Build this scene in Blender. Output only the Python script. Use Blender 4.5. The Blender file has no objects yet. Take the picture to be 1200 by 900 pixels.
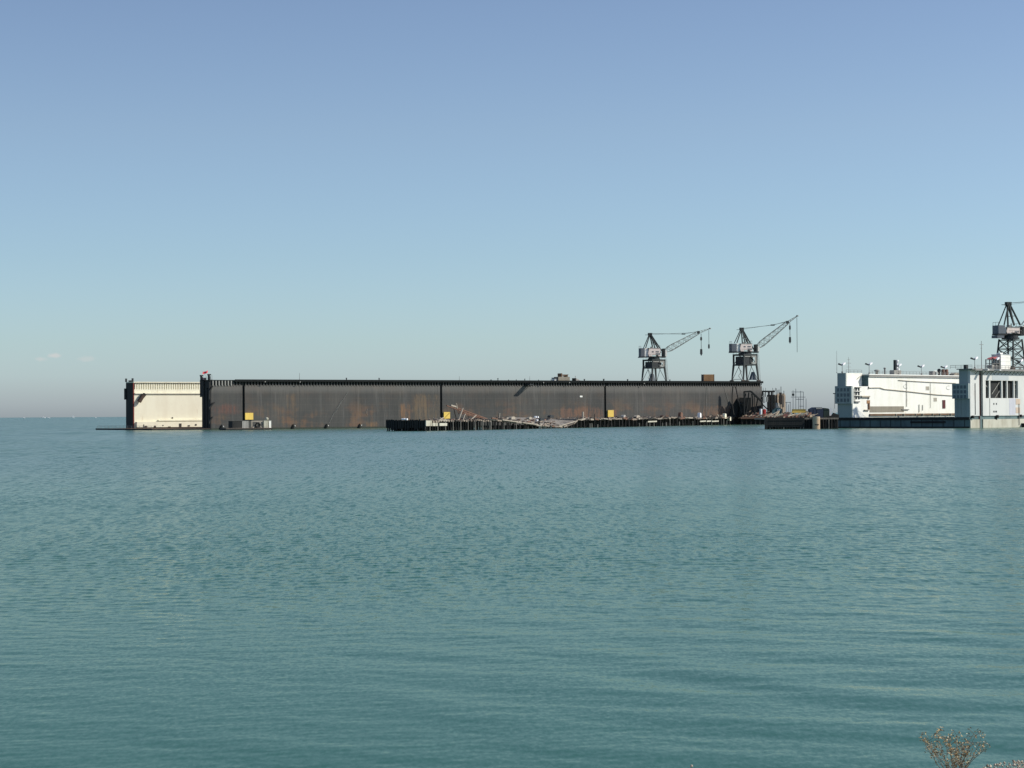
import bpy, math, random
import numpy as np
from mathutils import Vector, Matrix
random.seed(7)
SC = bpy.context.scene
COL = SC.collection
R = math.radians

# ------------------------------------------------------------------ camera
FPX, CH = 2500.0, 5.2                     # focal length in 1200-px units, eye height above the water
PITCH, ROLL = math.atan(35.5/2500), 0.0062
_r0, _u0 = Vector((1, 0, 0)), Vector((0, -math.sin(PITCH), math.cos(PITCH)))
FW = Vector((0, math.cos(PITCH), math.sin(PITCH)))
RT = math.cos(ROLL)*_r0 - math.sin(ROLL)*_u0
UP = math.sin(ROLL)*_r0 + math.cos(ROLL)*_u0
CAM = Vector((0, 0, CH))
cam = bpy.data.cameras.new('camera'); cam.lens = 75; cam.sensor_width = 36
cam.clip_start = 0.1; cam.clip_end = 120000
co = bpy.data.objects.new('camera', cam); COL.objects.link(co)
co.matrix_world = Matrix(((RT.x, UP.x, -FW.x, 0), (RT.y, UP.y, -FW.y, 0), (RT.z, UP.z, -FW.z, CH), (0, 0, 0, 1)))
SC.camera = co

def ray(px, py):
    return RT*((px-600)/FPX) + UP*((450-py)/FPX) + FW
def at_z(px, py, z=0.0):
    d = ray(px, py); return CAM + d*((z-CH)/d.z)

class Frame:                              # local axes: u along, v away from the camera, z up
    def __init__(s, o, th):
        s.o = Vector((o.x, o.y, 0)); s.th = th
        s.u = Vector((math.cos(th), math.sin(th), 0)); s.v = Vector((-math.sin(th), math.cos(th), 0))
    def W(s, u, v, z): return s.o + s.u*u + s.v*v + Vector((0, 0, z))
    def hit(s, px, py, v=0.0):            # where the sight line meets the plane v
        d = ray(px, py); t = (v - s.v.dot(CAM-s.o))/s.v.dot(d); p = CAM + d*t
        return s.u.dot(p-s.o), p.z
    def hitu(s, px, u=0.0, py=495):       # where the sight line meets the plane u
        d = ray(px, py); t = (u - s.u.dot(CAM-s.o))/s.u.dot(d); p = CAM + d*t
        return s.v.dot(p-s.o)
WORLD = Frame(Vector((0, 0, 0)), 0)

# ------------------------------------------------------------------ mesh builder
class MB:
    def __init__(s, fr=WORLD): s.fr = fr; s.V = []; s.F = []
    def P(s, p): return s.fr.W(*p)
    def addw(s, vs, fs):
        n = len(s.V); s.V += [Vector(v) for v in vs]; s.F += [tuple(i+n for i in f) for f in fs]
    def add(s, vs, fs): s.addw([s.P(v) for v in vs], fs); return s
    def box(s, u0, u1, v0, v1, z0, z1):
        return s.add([(u0,v0,z0),(u1,v0,z0),(u1,v1,z0),(u0,v1,z0),(u0,v0,z1),(u1,v0,z1),(u1,v1,z1),(u0,v1,z1)],
              [(0,3,2,1),(4,5,6,7),(0,1,5,4),(1,2,6,5),(2,3,7,6),(3,0,4,7)])
    def beam(s, a, b, w, h=None, w2=None):
        h = h or w; w2 = w2 or w
        a, b = s.P(a), s.P(b); d = (b-a).normalized()
        ref = Vector((0,0,1)) if abs(d.z) < .95 else s.fr.u
        x = d.cross(ref).normalized(); y = x.cross(d)
        vs = []
        for p, k in ((a, 1), (b, w2/w)):
            for i, j in ((-1,-1),(1,-1),(1,1),(-1,1)): vs.append(p + x*(i*w*k/2) + y*(j*h*k/2))
        s.addw(vs, [(0,3,2,1),(4,5,6,7),(0,1,5,4),(1,2,6,5),(2,3,7,6),(3,0,4,7)]); return s
    def tube(s, pts, r, n=6, r2=None):
        pts = [s.P(p) for p in pts]; m = len(pts); vs = []; fs = []
        for k, p in enumerate(pts):
            d = (pts[min(k+1, m-1)] - pts[max(k-1, 0)]).normalized()
            ref = Vector((0,0,1)) if abs(d.z) < .9 else Vector((1,0,0))
            x = d.cross(ref).normalized(); y = x.cross(d)
            rr = r if r2 is None else r + (r2-r)*k/(m-1)
            for i in range(n):
                a = 2*math.pi*i/n; vs.append(p + x*(rr*math.cos(a)) + y*(rr*math.sin(a)))
        for k in range(m-1):
            for i in range(n):
                j = (i+1) % n; fs.append((k*n+i, k*n+j, (k+1)*n+j, (k+1)*n+i))
        fs.append(tuple(range(n-1, -1, -1))); fs.append(tuple((m-1)*n+i for i in range(n)))
        s.addw(vs, fs); return s
    def prism(s, prof, v0, v1):           # (u,z) outline extruded along v
        n = len(prof)
        vs = [(u, v0, z) for u, z in prof] + [(u, v1, z) for u, z in prof]
        fs = [tuple(range(n)), tuple(range(2*n-1, n-1, -1))] + [(i, i+n, (i+1) % n + n, (i+1) % n) for i in range(n)]
        return s.add(vs, fs)
    def lathe(s, c, prof, n=12):          # (r,z) profile about a vertical axis
        vs = []; fs = []
        for r, z in prof:
            for i in range(n):
                a = 2*math.pi*i/n; vs.append((c[0]+r*math.cos(a), c[1]+r*math.sin(a), c[2]+z))
        for k in range(len(prof)-1):
            for i in range(n):
                j = (i+1) % n; fs.append((k*n+i, k*n+j, (k+1)*n+j, (k+1)*n+i))
        fs.append(tuple(range(n-1, -1, -1))); fs.append(tuple((len(prof)-1)*n+i for i in range(n)))
        return s.add(vs, fs)
    def build(s, name, mat, parent=None, loc=None, rz=0.0, smooth=False):
        if parent is not None: loc, rz = XF[parent.name] if parent.name in XF else XF[parent.parent.name]
        loc = Vector(loc) if loc is not None else Vector((0, 0, 0))
        c, n = math.cos(-rz), math.sin(-rz)
        out = []
        for p in s.V:
            q = p-loc; out.append((q.x*c-q.y*n, q.x*n+q.y*c, q.z))
        me = bpy.data.meshes.new(name); me.from_pydata(out, [], s.F); me.update()
        import bmesh
        bm = bmesh.new(); bm.from_mesh(me); bmesh.ops.recalc_face_normals(bm, faces=bm.faces); bm.to_mesh(me); bm.free()
        me.materials.append(mat)
        if smooth:
            for f in me.polygons: f.use_smooth = True
        o = bpy.data.objects.new(name, me); COL.objects.link(o)
        if parent is not None:
            o.parent = parent
        else:
            o.location = loc; o.rotation_euler = (0, 0, rz); XF[o.name] = (loc, rz)
        return o
XF = {}
def tag(o, label=None, cat=None, group=None, kind=None):
    if label: o['label'] = label
    if cat: o['category'] = cat
    if group: o['group'] = group
    if kind: o['kind'] = kind
    return o
def thing(name, loc, rz, label, cat, group=None):
    o = bpy.data.objects.new(name, None); COL.objects.link(o); o.empty_display_size = .5
    o.location = loc; o.rotation_euler = (0, 0, rz); XF[o.name] = (Vector(loc), rz)
    return tag(o, label, cat, group)

# ------------------------------------------------------------------ materials
def nodes(name):
    m = bpy.data.materials.new(name); m.use_nodes = True
    nt = m.node_tree; return m, nt, nt.nodes['Principled BSDF']
def N(nt, typ, **kw):
    n = nt.nodes.new(typ)
    for k, v in kw.items():
        if k in n.inputs: n.inputs[k].default_value = v
        else: setattr(n, k, v)
    return n
def mth(nt, op, a, b=None, clamp=False):
    n = nt.nodes.new('ShaderNodeMath'); n.operation = op; n.use_clamp = clamp
    for i, x in enumerate((a, b)):
        if x is None: continue
        if isinstance(x, (int, float)): n.inputs[i].default_value = x
        else: nt.links.new(x, n.inputs[i])
    return n.outputs[0]
def noise(nt, vec, scale, detail=4, rough=.55):
    n = N(nt, 'ShaderNodeTexNoise', Scale=scale, Detail=detail, Roughness=rough)
    nt.links.new(vec, n.inputs['Vector']); return n.outputs['Fac']
def mapped(nt, sc, loc=(0, 0, 0)):
    tc = nt.nodes.new('ShaderNodeTexCoord'); mp = nt.nodes.new('ShaderNodeMapping')
    mp.inputs['Scale'].default_value = sc; mp.inputs['Location'].default_value = loc
    nt.links.new(tc.outputs['Object'], mp.inputs['Vector']); return mp.outputs[0]
def ramp(nt, fac, stops):
    n = nt.nodes.new('ShaderNodeValToRGB'); e = n.color_ramp.elements
    while len(e) < len(stops): e.new(.5)
    for i, (p, c) in enumerate(stops):
        e[i].position = p; e[i].color = (*c, 1) if len(c) == 3 else c
    nt.links.new(fac, n.inputs[0]); return n.outputs['Color']
def mix(nt, fac, a, b, mode='MIX'):
    n = nt.nodes.new('ShaderNodeMix'); n.data_type = 'RGBA'; n.blend_type = mode
    for sock, x in ((n.inputs[0], fac), (n.inputs[6], a), (n.inputs[7], b)):
        if isinstance(x, (int, float)): sock.default_value = x
        elif isinstance(x, tuple): sock.default_value = (*x, 1)
        else: nt.links.new(x, sock)
    return n.outputs[2]
def smooth(nt, x, lo, hi):
    n = nt.nodes.new('ShaderNodeMapRange'); n.interpolation_type = 'SMOOTHSTEP'
    n.inputs['From Min'].default_value = lo; n.inputs['From Max'].default_value = hi
    nt.links.new(x, n.inputs['Value']); return n.outputs[0]

def weathered(name, col, dirt=None, amt=.5, rust=None, rust_amt=.0, rough=.7, scale=.5, streak=.12, metal=0.0):
    """painted / bare surface with blotches and vertical run-off streaks"""
    m, nt, b = nodes(name)
    dirt = dirt or tuple(c*.55 for c in col)
    n1 = noise(nt, mapped(nt, (scale, scale, scale*streak*2)), 1.3, 5, .6)
    n2 = noise(nt, mapped(nt, (scale*.4,)*3, (7, 3, 1)), 1.0, 3)
    f = mth(nt, 'MULTIPLY', smooth(nt, mth(nt, 'ADD', mth(nt, 'MULTIPLY', n1, .6), mth(nt, 'MULTIPLY', n2, .4)), .42, .66), amt)
    c = mix(nt, f, col, dirt)
    if rust:
        n3 = noise(nt, mapped(nt, (scale*1.5, scale*1.5, scale*streak*3), (31, 5, 9)), 1.1, 6, .65)
        c = mix(nt, mth(nt, 'MULTIPLY', smooth(nt, n3, .62-.25*rust_amt, .75), min(1, .4+rust_amt)), c, rust)
    nt.links.new(c, b.inputs['Base Color']); b.inputs['Roughness'].default_value = rough; b.inputs['Specular IOR Level'].default_value = .25
    b.inputs['Metallic'].default_value = metal
    return m
RUST = (.20, .085, .04)
M = {}
M['black'] = weathered('black_tarred', (.018, .02, .02), (.035, .032, .028), .7, rough=.75)
M['tar'] = weathered('flat_black', (.010, .013, .013), (.006, .007, .007), .6, rough=.95)
M['dark'] = weathered('dark_steel', (.035, .042, .045), (.02, .02, .02), .6, RUST, .06)
M['dark_rust'] = weathered('dark_rusty_steel', (.05, .045, .04), (.10, .05, .03), .7, RUST, .2)
M['crane'] = weathered('crane_steel', (.042, .05, .049), (.022, .026, .026), .6, RUST, .06, scale=.8)
M['boom'] = weathered('boom_steel', (.27, .275, .245), (.13, .13, .115), .6, RUST, .05, scale=.8)
M['house'] = weathered('crane_house_paint', (.80, .69, .62), (.58, .48, .42), .5, RUST, .10, scale=.5)
M['cw'] = weathered('counterweight_grey', (.13, .15, .17), (.09, .10, .11), .6)
M['white'] = weathered('white_paint', (.78, .78, .72), (.62, .60, .52), .5, (.38, .28, .18), .05, scale=.35)
M['wall_white'] = weathered('white_dock_inner', (.82, .83, .76), (.68, .67, .55), .55, (.46, .34, .2), .05, scale=.25)
M['cream'] = weathered('cream_dock_inner', (.80, .77, .60), (.66, .60, .45), .45, (.40, .28, .16), .05, scale=.25)
M['blue_grey'] = weathered('blue_grey_shade', (.31, .36, .35), (.23, .27, .265), .6, (.16, .10, .07), .02, scale=.3)  # the white dock's end shade is mixed into this colour
M['lavender'] = weathered('pale_grey_paint', (.57, .58, .55), (.47, .48, .46), .5, (.36, .27, .2), .02, scale=.3)
M['pale_panel'] = weathered('grey_panel', (.42, .46, .47), (.36, .40, .41), .5, scale=.3)
M['stained'] = weathered('stained_hull', (.47, .46, .38), (.30, .28, .21), .8, (.22, .16, .10), .2, scale=.35)
M['pont'] = weathered('pontoon_shade_tone', (.12, .18, .18), (.06, .09, .095), .8, (.05, .045, .04), .12, scale=.3)  # colour includes the shade on the pontoon end and in the recess
M['brown'] = weathered('rusty_brown', (.16, .10, .06), (.09, .06, .04), .7, RUST, .3)
M['tan'] = weathered('tan_canvas', (.26, .24, .19), (.17, .15, .12), .6)
M['orange_box'] = weathered('faded_orange', (.34, .20, .10), (.25, .14, .07), .6, RUST, .1)
M['yellow'] = weathered('yellow_paint', (.80, .56, .13), (.62, .42, .09), .5, (.3, .16, .06), .05)
M['olive'] = weathered('olive_paint', (.25, .22, .07), (.16, .14, .05), .6)
M['wood'] = weathered('grey_timber', (.26, .22, .175), (.11, .085, .065), .8, (.22, .12, .08), .15, scale=2)
M['wood_pale'] = weathered('bleached_timber', (.36, .325, .265), (.22, .185, .145), .7, scale=2)
M['wood_dark'] = weathered('dark_timber', (.12, .10, .08), (.06, .05, .045), .8, scale=2)
M['wood_dark2'] = weathered('grey_rotten_deck', (.27, .25, .21), (.11, .09, .075), .9, (.20, .11, .07), .25, scale=1.1, streak=.5)
M['wood_red'] = weathered('red_brown_timber', (.165, .09, .06), (.10, .06, .045), .8, scale=2)
M['pile'] = weathered('wet_pile', (.022, .021, .019), (.011, .011, .011), .8, (.10, .09, .07), .06, scale=1)
M['pile_pale'] = weathered('pale_lit_pile', (.17, .165, .145), (.05, .05, .045), .9, (.03, .03, .03), .4, scale=.8)  # paler pile copy for piles drawn as sunlit
M['red'] = weathered('red_paint', (.45, .04, .035), (.33, .03, .03), .4)
M['flag'] = weathered('red_flag', (.75, .07, .09), (.6, .05, .06), .4)
M['navy'] = weathered('dark_blue_paint', (.035, .05, .085), (.025, .035, .05), .6, RUST, .05)
M['green'] = weathered('dark_green_paint', (.035, .055, .045), (.025, .035, .03), .6)
M['rust'] = weathered('rust_plate', (.30, .25, .19), (.14, .10, .07), .8, (.26, .12, .06), .25, scale=.7)
M['teal'] = weathered('teal_machine', (.06, .11, .12), (.04, .06, .06), .6)
M['glass'] = weathered('dull_window', (.04, .05, .055), (.03, .035, .04), .5, rough=.25)
M['shade_glass'] = weathered('blue_window', (.10, .13, .15), (.07, .09, .10), .5, rough=.3)
M['rubber'] = weathered('black_rubber', (.015, .015, .016), (.03, .03, .03), .4)
M['lamp'] = weathered('lamp_white', (.8, .8, .8), (.7, .7, .7), .3)
M['rail'] = weathered('rail_grey', (.22, .22, .21), (.12, .11, .1), .6, RUST, .1)
M['maroon'] = weathered('maroon_door', (.10, .03, .03), (.06, .02, .02), .5)
M['pipe'] = weathered('pipe_grey', (.30, .30, .27), (.2, .19, .17), .5)
M['wall_line'] = weathered('pale_brown_pipe', (.42, .38, .30), (.32, .27, .2), .5)
M['concrete'] = weathered('concrete_grey', (.36, .35, .32), (.24, .23, .2), .6)

# ------------------------------------------------------------------ dark dock
o = at_z(247.5, 503.6); e = at_z(893, 497.3)
TH = math.atan2(e.y-o.y, e.x-o.x)
DM = Frame(o, TH)
LM = DM.hit(893, 470)[0]
HM = DM.hit(420, 445.7)[1]
TW = 8.0                                            # wing thickness
VIN = 52.0; U0 = DM.hit(157.3, 495, VIN)[0]         # inner face of the far wing and its near end
print('dock', round(R(1)*0+math.degrees(TH), 1), 'L', round(LM, 1), 'H', round(HM, 2), 'VIN', round(VIN, 1))

# the hull plating of the near wing: dark paint, run-off, rust low down
def dock_wall_mat():
    m, nt, b = nodes('dark_dock_plating')
    tc = nt.nodes.new('ShaderNodeTexCoord'); sep = nt.nodes.new('ShaderNodeSeparateXYZ')
    nt.links.new(tc.outputs['Object'], sep.inputs[0])
    x, z = sep.outputs[0], sep.outputs[2]
    c = ramp(nt, noise(nt, mapped(nt, (.06, .06, .05)), 1, 4), [(.3, (.035, .036, .033)), (.5, (.049, .050, .046)), (.7, (.070, .067, .059))])
    st = noise(nt, mapped(nt, (1.1, 1.1, .03)), 1.0, 6, .72)         # run-off streaks
    c = mix(nt, mth(nt, 'MULTIPLY', smooth(nt, st, .46, .64), .7), c, (.045, .044, .043))
    st2 = noise(nt, mapped(nt, (.5, .5, .03), (40, 0, 2)), 1.0, 5, .7)
    c = mix(nt, mth(nt, 'MULTIPLY', smooth(nt, st2, .52, .70), .38), c, (.155, .15, .138))
    # chalky band of old paint under the walkway
    band = mth(nt, 'MULTIPLY', smooth(nt, z, HM-5.8, HM-3.4), .5)
    c = mix(nt, band, c, (.16, .155, .14))
    # rust, mostly on the lower strakes
    rn = noise(nt, mapped(nt, (.085, .085, .16), (3, 0, 11)), 1.0, 6, .6)
    rs = noise(nt, mapped(nt, (.6, .6, .05), (13, 0, 5)), 1.0, 4, .6)
    low = mth(nt, 'SUBTRACT', 1.0, smooth(nt, z, 3.0, 13.0))
    rm = mth(nt, 'MULTIPLY', smooth(nt, mth(nt, 'ADD', mth(nt, 'MULTIPLY', rn, .75), mth(nt, 'MULTIPLY', rs, .25)), .47, .62), mth(nt, 'ADD', mth(nt, 'MULTIPLY', low, .62), .10))
    c = mix(nt, rm, c, ramp(nt, rs, [(.35, (.16, .068, .038)), (.6, (.17, .10, .05))]))
    # the big primer patches seen on the plating
    for (a, bb, yb, yt, colr, k) in ((249, 281, 485, 475, (.17, .065, .042), .55), (469, 481, 494, 474, (.22, .115, .05), .75), (484, 514, 494, 462, (.17, .115, .06), .6),
                                     (428, 442, 502, 495, (.22, .12, .05), .7), (657, 706, 490, 478, (.20, .095, .055), .7), (820, 856, 490, 476, (.21, .11, .055), .6),
                                     (335, 345, 478, 462, (.16, .10, .05), .5), (716, 724, 489, 480, (.22, .09, .05), .7)):
        u0, z0 = DM.hit(a, yb); u1, z1 = DM.hit(bb, yt)
        wob = mth(nt, 'MULTIPLY', mth(nt, 'SUBTRACT', noise(nt, mapped(nt, (.35, .35, .35), (a, 0, 0)), 1.0, 5, .7), .5), 4.0)
        du = mth(nt, 'MULTIPLY', smooth(nt, mth(nt, 'ADD', x, wob), u0-1, u0+1), mth(nt, 'SUBTRACT', 1.0, smooth(nt, mth(nt, 'ADD', x, wob), u1-1, u1+1)))
        dz = mth(nt, 'MULTIPLY', smooth(nt, mth(nt, 'ADD', z, wob), z0-.8, z0+.8), mth(nt, 'SUBTRACT', 1.0, smooth(nt, mth(nt, 'ADD', z, wob), z1-.8, z1+.8)))
        mk = mth(nt, 'MULTIPLY', mth(nt, 'MULTIPLY', du, dz), mth(nt, 'MULTIPLY', smooth(nt, mth(nt, 'ADD', mth(nt, 'MULTIPLY', rs, .5), mth(nt, 'MULTIPLY', noise(nt, mapped(nt, (1.6, 1.6, .35), (5, 5, a)), 1.0, 6, .75), .5)), .40, .60), k))
        c = mix(nt, mk, c, colr)
    # plate seams every 3.1 m and strakes
    fr_ = mth(nt, 'FRACT', mth(nt, 'MULTIPLY', x, 1/12.4))
    seam = mth(nt, 'LESS_THAN', fr_, .018)
    c = mix(nt, mth(nt, 'MULTIPLY', seam, .5), c, (.03, .03, .03))
    fz = mth(nt, 'FRACT', mth(nt, 'MULTIPLY', z, 1/2.35))
    c = mix(nt, mth(nt, 'MULTIPLY', mth(nt, 'LESS_THAN', fz, .05), .22), c, (.15, .13, .11))
    # weed line at the water
    c = mix(nt, mth(nt, 'SUBTRACT', 1.0, smooth(nt, z, .35, .9)), c, (.02, .03, .02))
    nt.links.new(c, b.inputs['Base Color']); b.inputs['Roughness'].default_value = .75
    bp = N(nt, 'ShaderNodeBump', Strength=.5, Distance=.25)
    nt.links.new(noise(nt, mapped(nt, (.55, .55, .06), (2, 2, 2)), 1.0, 3), bp.inputs['Height'])
    nt.links.new(bp.outputs[0], b.inputs['Normal'])
    return m
M['dock_wall'] = dock_wall_mat()

DK = thing('floating_dry_dock', o, TH, 'very long black rust streaked floating dry dock, its far wing wall cream inside', 'dry dock')
gaps = [(DM.hit(a, 470)[0], DM.hit(b, 470)[0]) for a, b in ((284.1, 286.9), (515.7, 518.2), (708.1, 710.3))]
edges = [0.0] + [g for ga in gaps for g in ga] + [LM]
mb = MB(DM)
mb.box(0, LM, 1.0, TW, -1.5, HM-.3)
for i in range(0, len(edges), 2):
    mb.box(edges[i], edges[i+1], 0, 1.003, -1.5, HM-2.05)
u = .3
while u < LM-.4:                                    # stiffener posts of the top band
    if not any(a-.1 < u < b+.1 for a, b in gaps): mb.box(u, u+.42, .04, 1.002, HM-2.053, HM-.3); mb.box(u, u+.42, -.13, .001, HM-2.35, HM-.32)
    u += 1.27
mb.build('wing_wall', M['dock_wall'], DK)
MB(DM).box(-.8, LM+.3, -.12, TW+.4, HM-.297, HM).build('top_deck', M['tar'], DK)
uw0 = DM.hit(274, 447)[0]
mb = MB(DM)
mb.box(uw0, LM, -.95, -.123, HM-.28, HM-.04)
mb.box(uw0, LM, -1.05, -.953, HM-.7, HM+.2)
u = uw0+.4
while u < LM-.3:
    mb.prism([(u, HM-.283), (u+.16, HM-.283), (u+.16, HM-2.0), (u, HM-1.7)], -.18, .02)
    mb.beam((u+.08, -.92, HM-.45), (u+.08, -.05, HM-1.75), .14)
    u += 1.27
mb.build('walkway', M['tar'], DK)
u = .5
while u < uw0-.5:                                   # pale strips paint these posts sunlit, where the walkway is missing
    MB(DM).box(u, u+.5, -.3, -.165, HM-2.2, HM-.31).build('sunlit_slat', M['pipe'], DK); u += 1.27
for a, b in gaps:                                   # black strip set back in each joint
    mb = MB(DM); mb.box(a+.02, b-.02, .72, .997, -1.2, HM-2.3); mb.build('joint_seal', M['black'], DK)
for i, (x0, x1, y0, y1) in enumerate(((287.2, 296.6, 491.8, 483.8), (520, 527.2, 490.6, 482.8), (712.3, 719, 488.6, 480.6))):
    a, z0 = DM.hit(x0, y0, -.3); b, z1 = DM.hit(x1, y1, -.3)
    p = MB(DM).box(a, b, -.45, -.02, z0, z1).build('yellow_panel', M['yellow'], DK)
    if i == 1:
        MB(DM).beam((a+.3, -.5, z0+.3), (b-.2, -.5, z1-.3), .28, .08).build('stripe', M['black'], p)
        p['label'] = 'yellow panel with a black diagonal stripe'
    else: p['label'] = 'plain yellow panel beside a wall joint'
for px in (259.5, 343.5, 382.5, 421.5):
    a, z0 = DM.hit(px, 502.5, -.5)
    f = MB(DM); f.prism([(a-.45, .1), (a+.4, .1), (a+.35, 1.0), (a+.2, 1.9), (a-.25, 1.1)], -.5, -.03); f.build('mooring_fairlead', M['tar'], DK)
    MB(DM).lathe((a+.9, -.35, 1.0), [(.15, 0), (.2, .2), (.1, .45)], 8).build('float_ball', M['white'], DK)
# near end of the near wing: dark plate, control platform and posts
mb = MB(DM); mb.box(-.35, -.003, .05, TW, -1.2, HM+.05)
mb.box(-.9, -.353, -.15, .75, HM-7.5, HM-.8); mb.box(-.7, -.353, 5.6, TW+1.2, HM-6.5, HM+.1)
mb.box(-.6, -.353, 2.6, 3.2, 0, HM-3); mb.box(-.6, -.353, 5.2, 5.6, 0, HM-2)
mb.build('shaded_end_plate', M['black'], DK)  # black holds both the end's dark paint and its shade
for v, h, cap in ((8.4, 1.5, .5), (7.4, 1.2, 0), (1.0, 1.7, .55), (.2, 1.4, 0), (4.3, .9, 0)):
    mb = MB(DM); mb.box(-.75, -.2, v-.35, v+.35, HM+.06, HM+h)
    if cap: mb.box(-.85, .15, v-.7, v+.6, HM+h+.002, HM+h+cap)
    mb.build('end_post', M['dark'], DK)
MB(DM).box(-.5, .3, 5.2, 7.0, HM+.06, HM+.9).build('winch_cover', weathered('pink_cover', (.55, .33, .32), None, .4), DK)
for y, l in ((455, 1.5), (474, 2.2), (491, 1.4)):
    a, z = DM.hit(245.5, y, -.4); MB(DM).prism([(a-.4, z-1.2), (a+l*.6, z+.7), (a+l, z+.9), (a+l*.5, z-.4), (a-.2, z-2)], -.8, -.02).build('fender_bracket', M['black'], DK)
# pontoon and outrigger apron
VF = VIN+TW
mb = MB(DM); mb.box(0, LM, TW+.003, VIN-.003, -1.5, .9); mb.build('pontoon_deck', M['brown'], DK)
mb = MB(DM); mb.box(-24, -.36, .1, VF, .1, .55); mb.build('apron', M['brown'], DK)
mb = MB(DM); mb.box(-24.2, -24.003, 0, VF, -.5, .6); mb.box(-24.2, -.5, -.1, .097, -.5, .5); mb.build('apron_edge', M['black'], DK)
mb = MB(DM)
for k in range(15): mb.tube([(-23.8, 1+k*(VF-2)/14, .55), (-23.8, 1+k*(VF-2)/14, 1.6)], .05, 5)
mb.tube([(-23.8, 1, 1.6), (-23.8, VF-1, 1.6)], .05, 5); mb.tube([(-23.8, 1, 1.1), (-23.8, VF-1, 1.1)], .04, 5)
mb.build('railing', M['rail'], DK)
# far wing, cream inside
w = MB(DM); w.box(U0, LM, VIN+.8, VF, -1.5, HM-.3)
z1 = DM.hit(195, 456.3, VIN)[1]; z2 = DM.hit(195, 460.8, VIN)[1]
w.box(U0, LM, VIN+.25, VIN+.803, z2, z1); w.box(U0, LM, VIN, VIN+.803, -1.5, z2)
u = U0+.5
while u < LM-1:
    w.box(u, u+.6, VIN+.3, VIN+.802, z1-.002, HM-.3); u += .98
w.build('wing_wall', M['cream'], DK)['label'] = 'cream inner face of the far wing wall'
mb = MB(DM); mb.box(U0-.3, LM, VIN-.25, VF+.2, HM-.297, HM+.1); mb.build('top_deck', M['cream'], DK)
mb = MB(DM); mb.box(U0+.2, LM, VIN-.55, VIN-.003, z2-.25, z2+.15); mb.build('inner_ledge', M['cream'], DK)
zl = DM.hit(210, 492.3, VIN-.9)[1]; ua = DM.hit(186, 492, VIN-.9)[0]; ub = DM.hit(160, 494, VIN-.9)[0]
mb = MB(DM); mb.box(ua, LM, VIN-.9, VIN-.004, zl-.3, zl+.2); mb.build('lower_ledge', M['cream'], DK)
zl2 = DM.hit(170, 494.3, VIN-1.3)[1]
mb = MB(DM); mb.box(ub, LM, VIN-1.3, VIN-.003, .9, zl2); mb.build('bilge_block', M['cream'], DK)
for px, py, w_, h_ in ((171, 500.3, .9, 1.0), (168.5, 499.5, .3, 1.5), (181.6, 499.6, .8, .6), (191, 498.5, .4, .4), (198.5, 500.4, 1.0, .5), (211.3, 499, 1.0, 1.9), (221.3, 498.9, .9, .5), (229.5, 497.8, .7, .6), (202, 489.7, .6, .5)):
    v = VIN-1.3 if py > 495 else VIN
    a, z = DM.hit(px, py, v); MB(DM).box(a-w_/2, a+w_/2, v-.14, v-.003, z-h_/2, z+h_/2).build('scupper', M['dark_rust'], DK)
a, z = DM.hit(162.8, 467, VIN); b, zb = DM.hit(168.8, 462, VIN)
mb = MB(DM); mb.tube([(a-.3, VIN-1.0, z-1.3), (b-.7, VIN-1.0, zb-.2)], .85, 10); mb.build('hanging_fender', M['dark_rust'], DK)
mb = MB(DM); mb.tube([(a+1.2, VIN-.9, z+.6), (b, VIN-1.2, zb+.2)], .7, 8); mb.build('fender_bracket', M['black'], DK)
mb = MB(DM); mb.box(U0-.4, U0-.003, VIN+.1, VF, -1.2, HM-.31); mb.box(U0-.8, U0-.403, VF-.5, VF+1.0, HM-7, HM-2.5); mb.build('shaded_end_plate', M['black'], DK)  # added plate: dark paint and end shade in one black
mb = MB(DM); mb.box(U0-.45, U0-.01, VIN-.12, VIN+.097, -.5, HM-.4); mb.build('corner_fender', weathered('red_fender', (.20, .045, .035), None, .5), DK)
for v in (VIN+.6, VIN+2.2, VIN+4, VF-.3): MB(DM).box(U0-.7, U0-.1, v-.35, v+.35, HM+.11, HM+(1.5 if v in (VIN+.6, VF-.3) else .7)).build('end_post', M['dark'], DK)
# small fittings along the near rim
for px, hh, ww in ((406, 1.0, .5), (444.3, 1.0, .5), (575.5, .5, .6), (583.5, 1.1, .4), (596, .5, .4), (605, .6, .3), (615, .9, .4), (631, .5, .4), (646, .7, .4), (684.8, .9, .6), (707.5, 1.0, .7), (735.5, .9, .6), (785, .8, .5), (824, .4, .4)):
    a, z = DM.hit(px, 446, 1.0)
    MB(DM).lathe((a, 1.0, HM+.003), [(ww*.6, 0), (ww*.45, hh*.2), (ww*.4, hh*.75), (ww*.7, hh*.85), (ww*.6, hh)], 8).build('bollard', M['dark'], DK)
for px, py in ((310.8, 447.3), (351.7, 447.6), (637, 448.3), (667.5, 448.3), (755, 449.3)):
    a, z = DM.hit(px, py, -1.5); MB(DM).box(a-.18, a+.18, -1.6, -1.456, z-.22, z+.22).build('marker_plate', M['pipe'], DK)
a, z = DM.hit(681.2, 464.6, -.1)
MB(DM).box(a-.7, a+.6, -.12, .02, z-.35, z+.35).build('white_patch', M['white'], DK)
# the side platform high on the wall that throws a slanting shadow
a, z = DM.hit(617, 451, 0); mb = MB(DM); mb.box(a-1.0, a+1.0, -4.2, -.004, HM-1.75, HM-1.35)
for uu in (a-.95, a+.95): mb.beam((uu, -4.0, HM-1.7), (uu, -.1, HM-2.4), .18)
mb.build('side_platform', M['dark'], DK)
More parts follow.
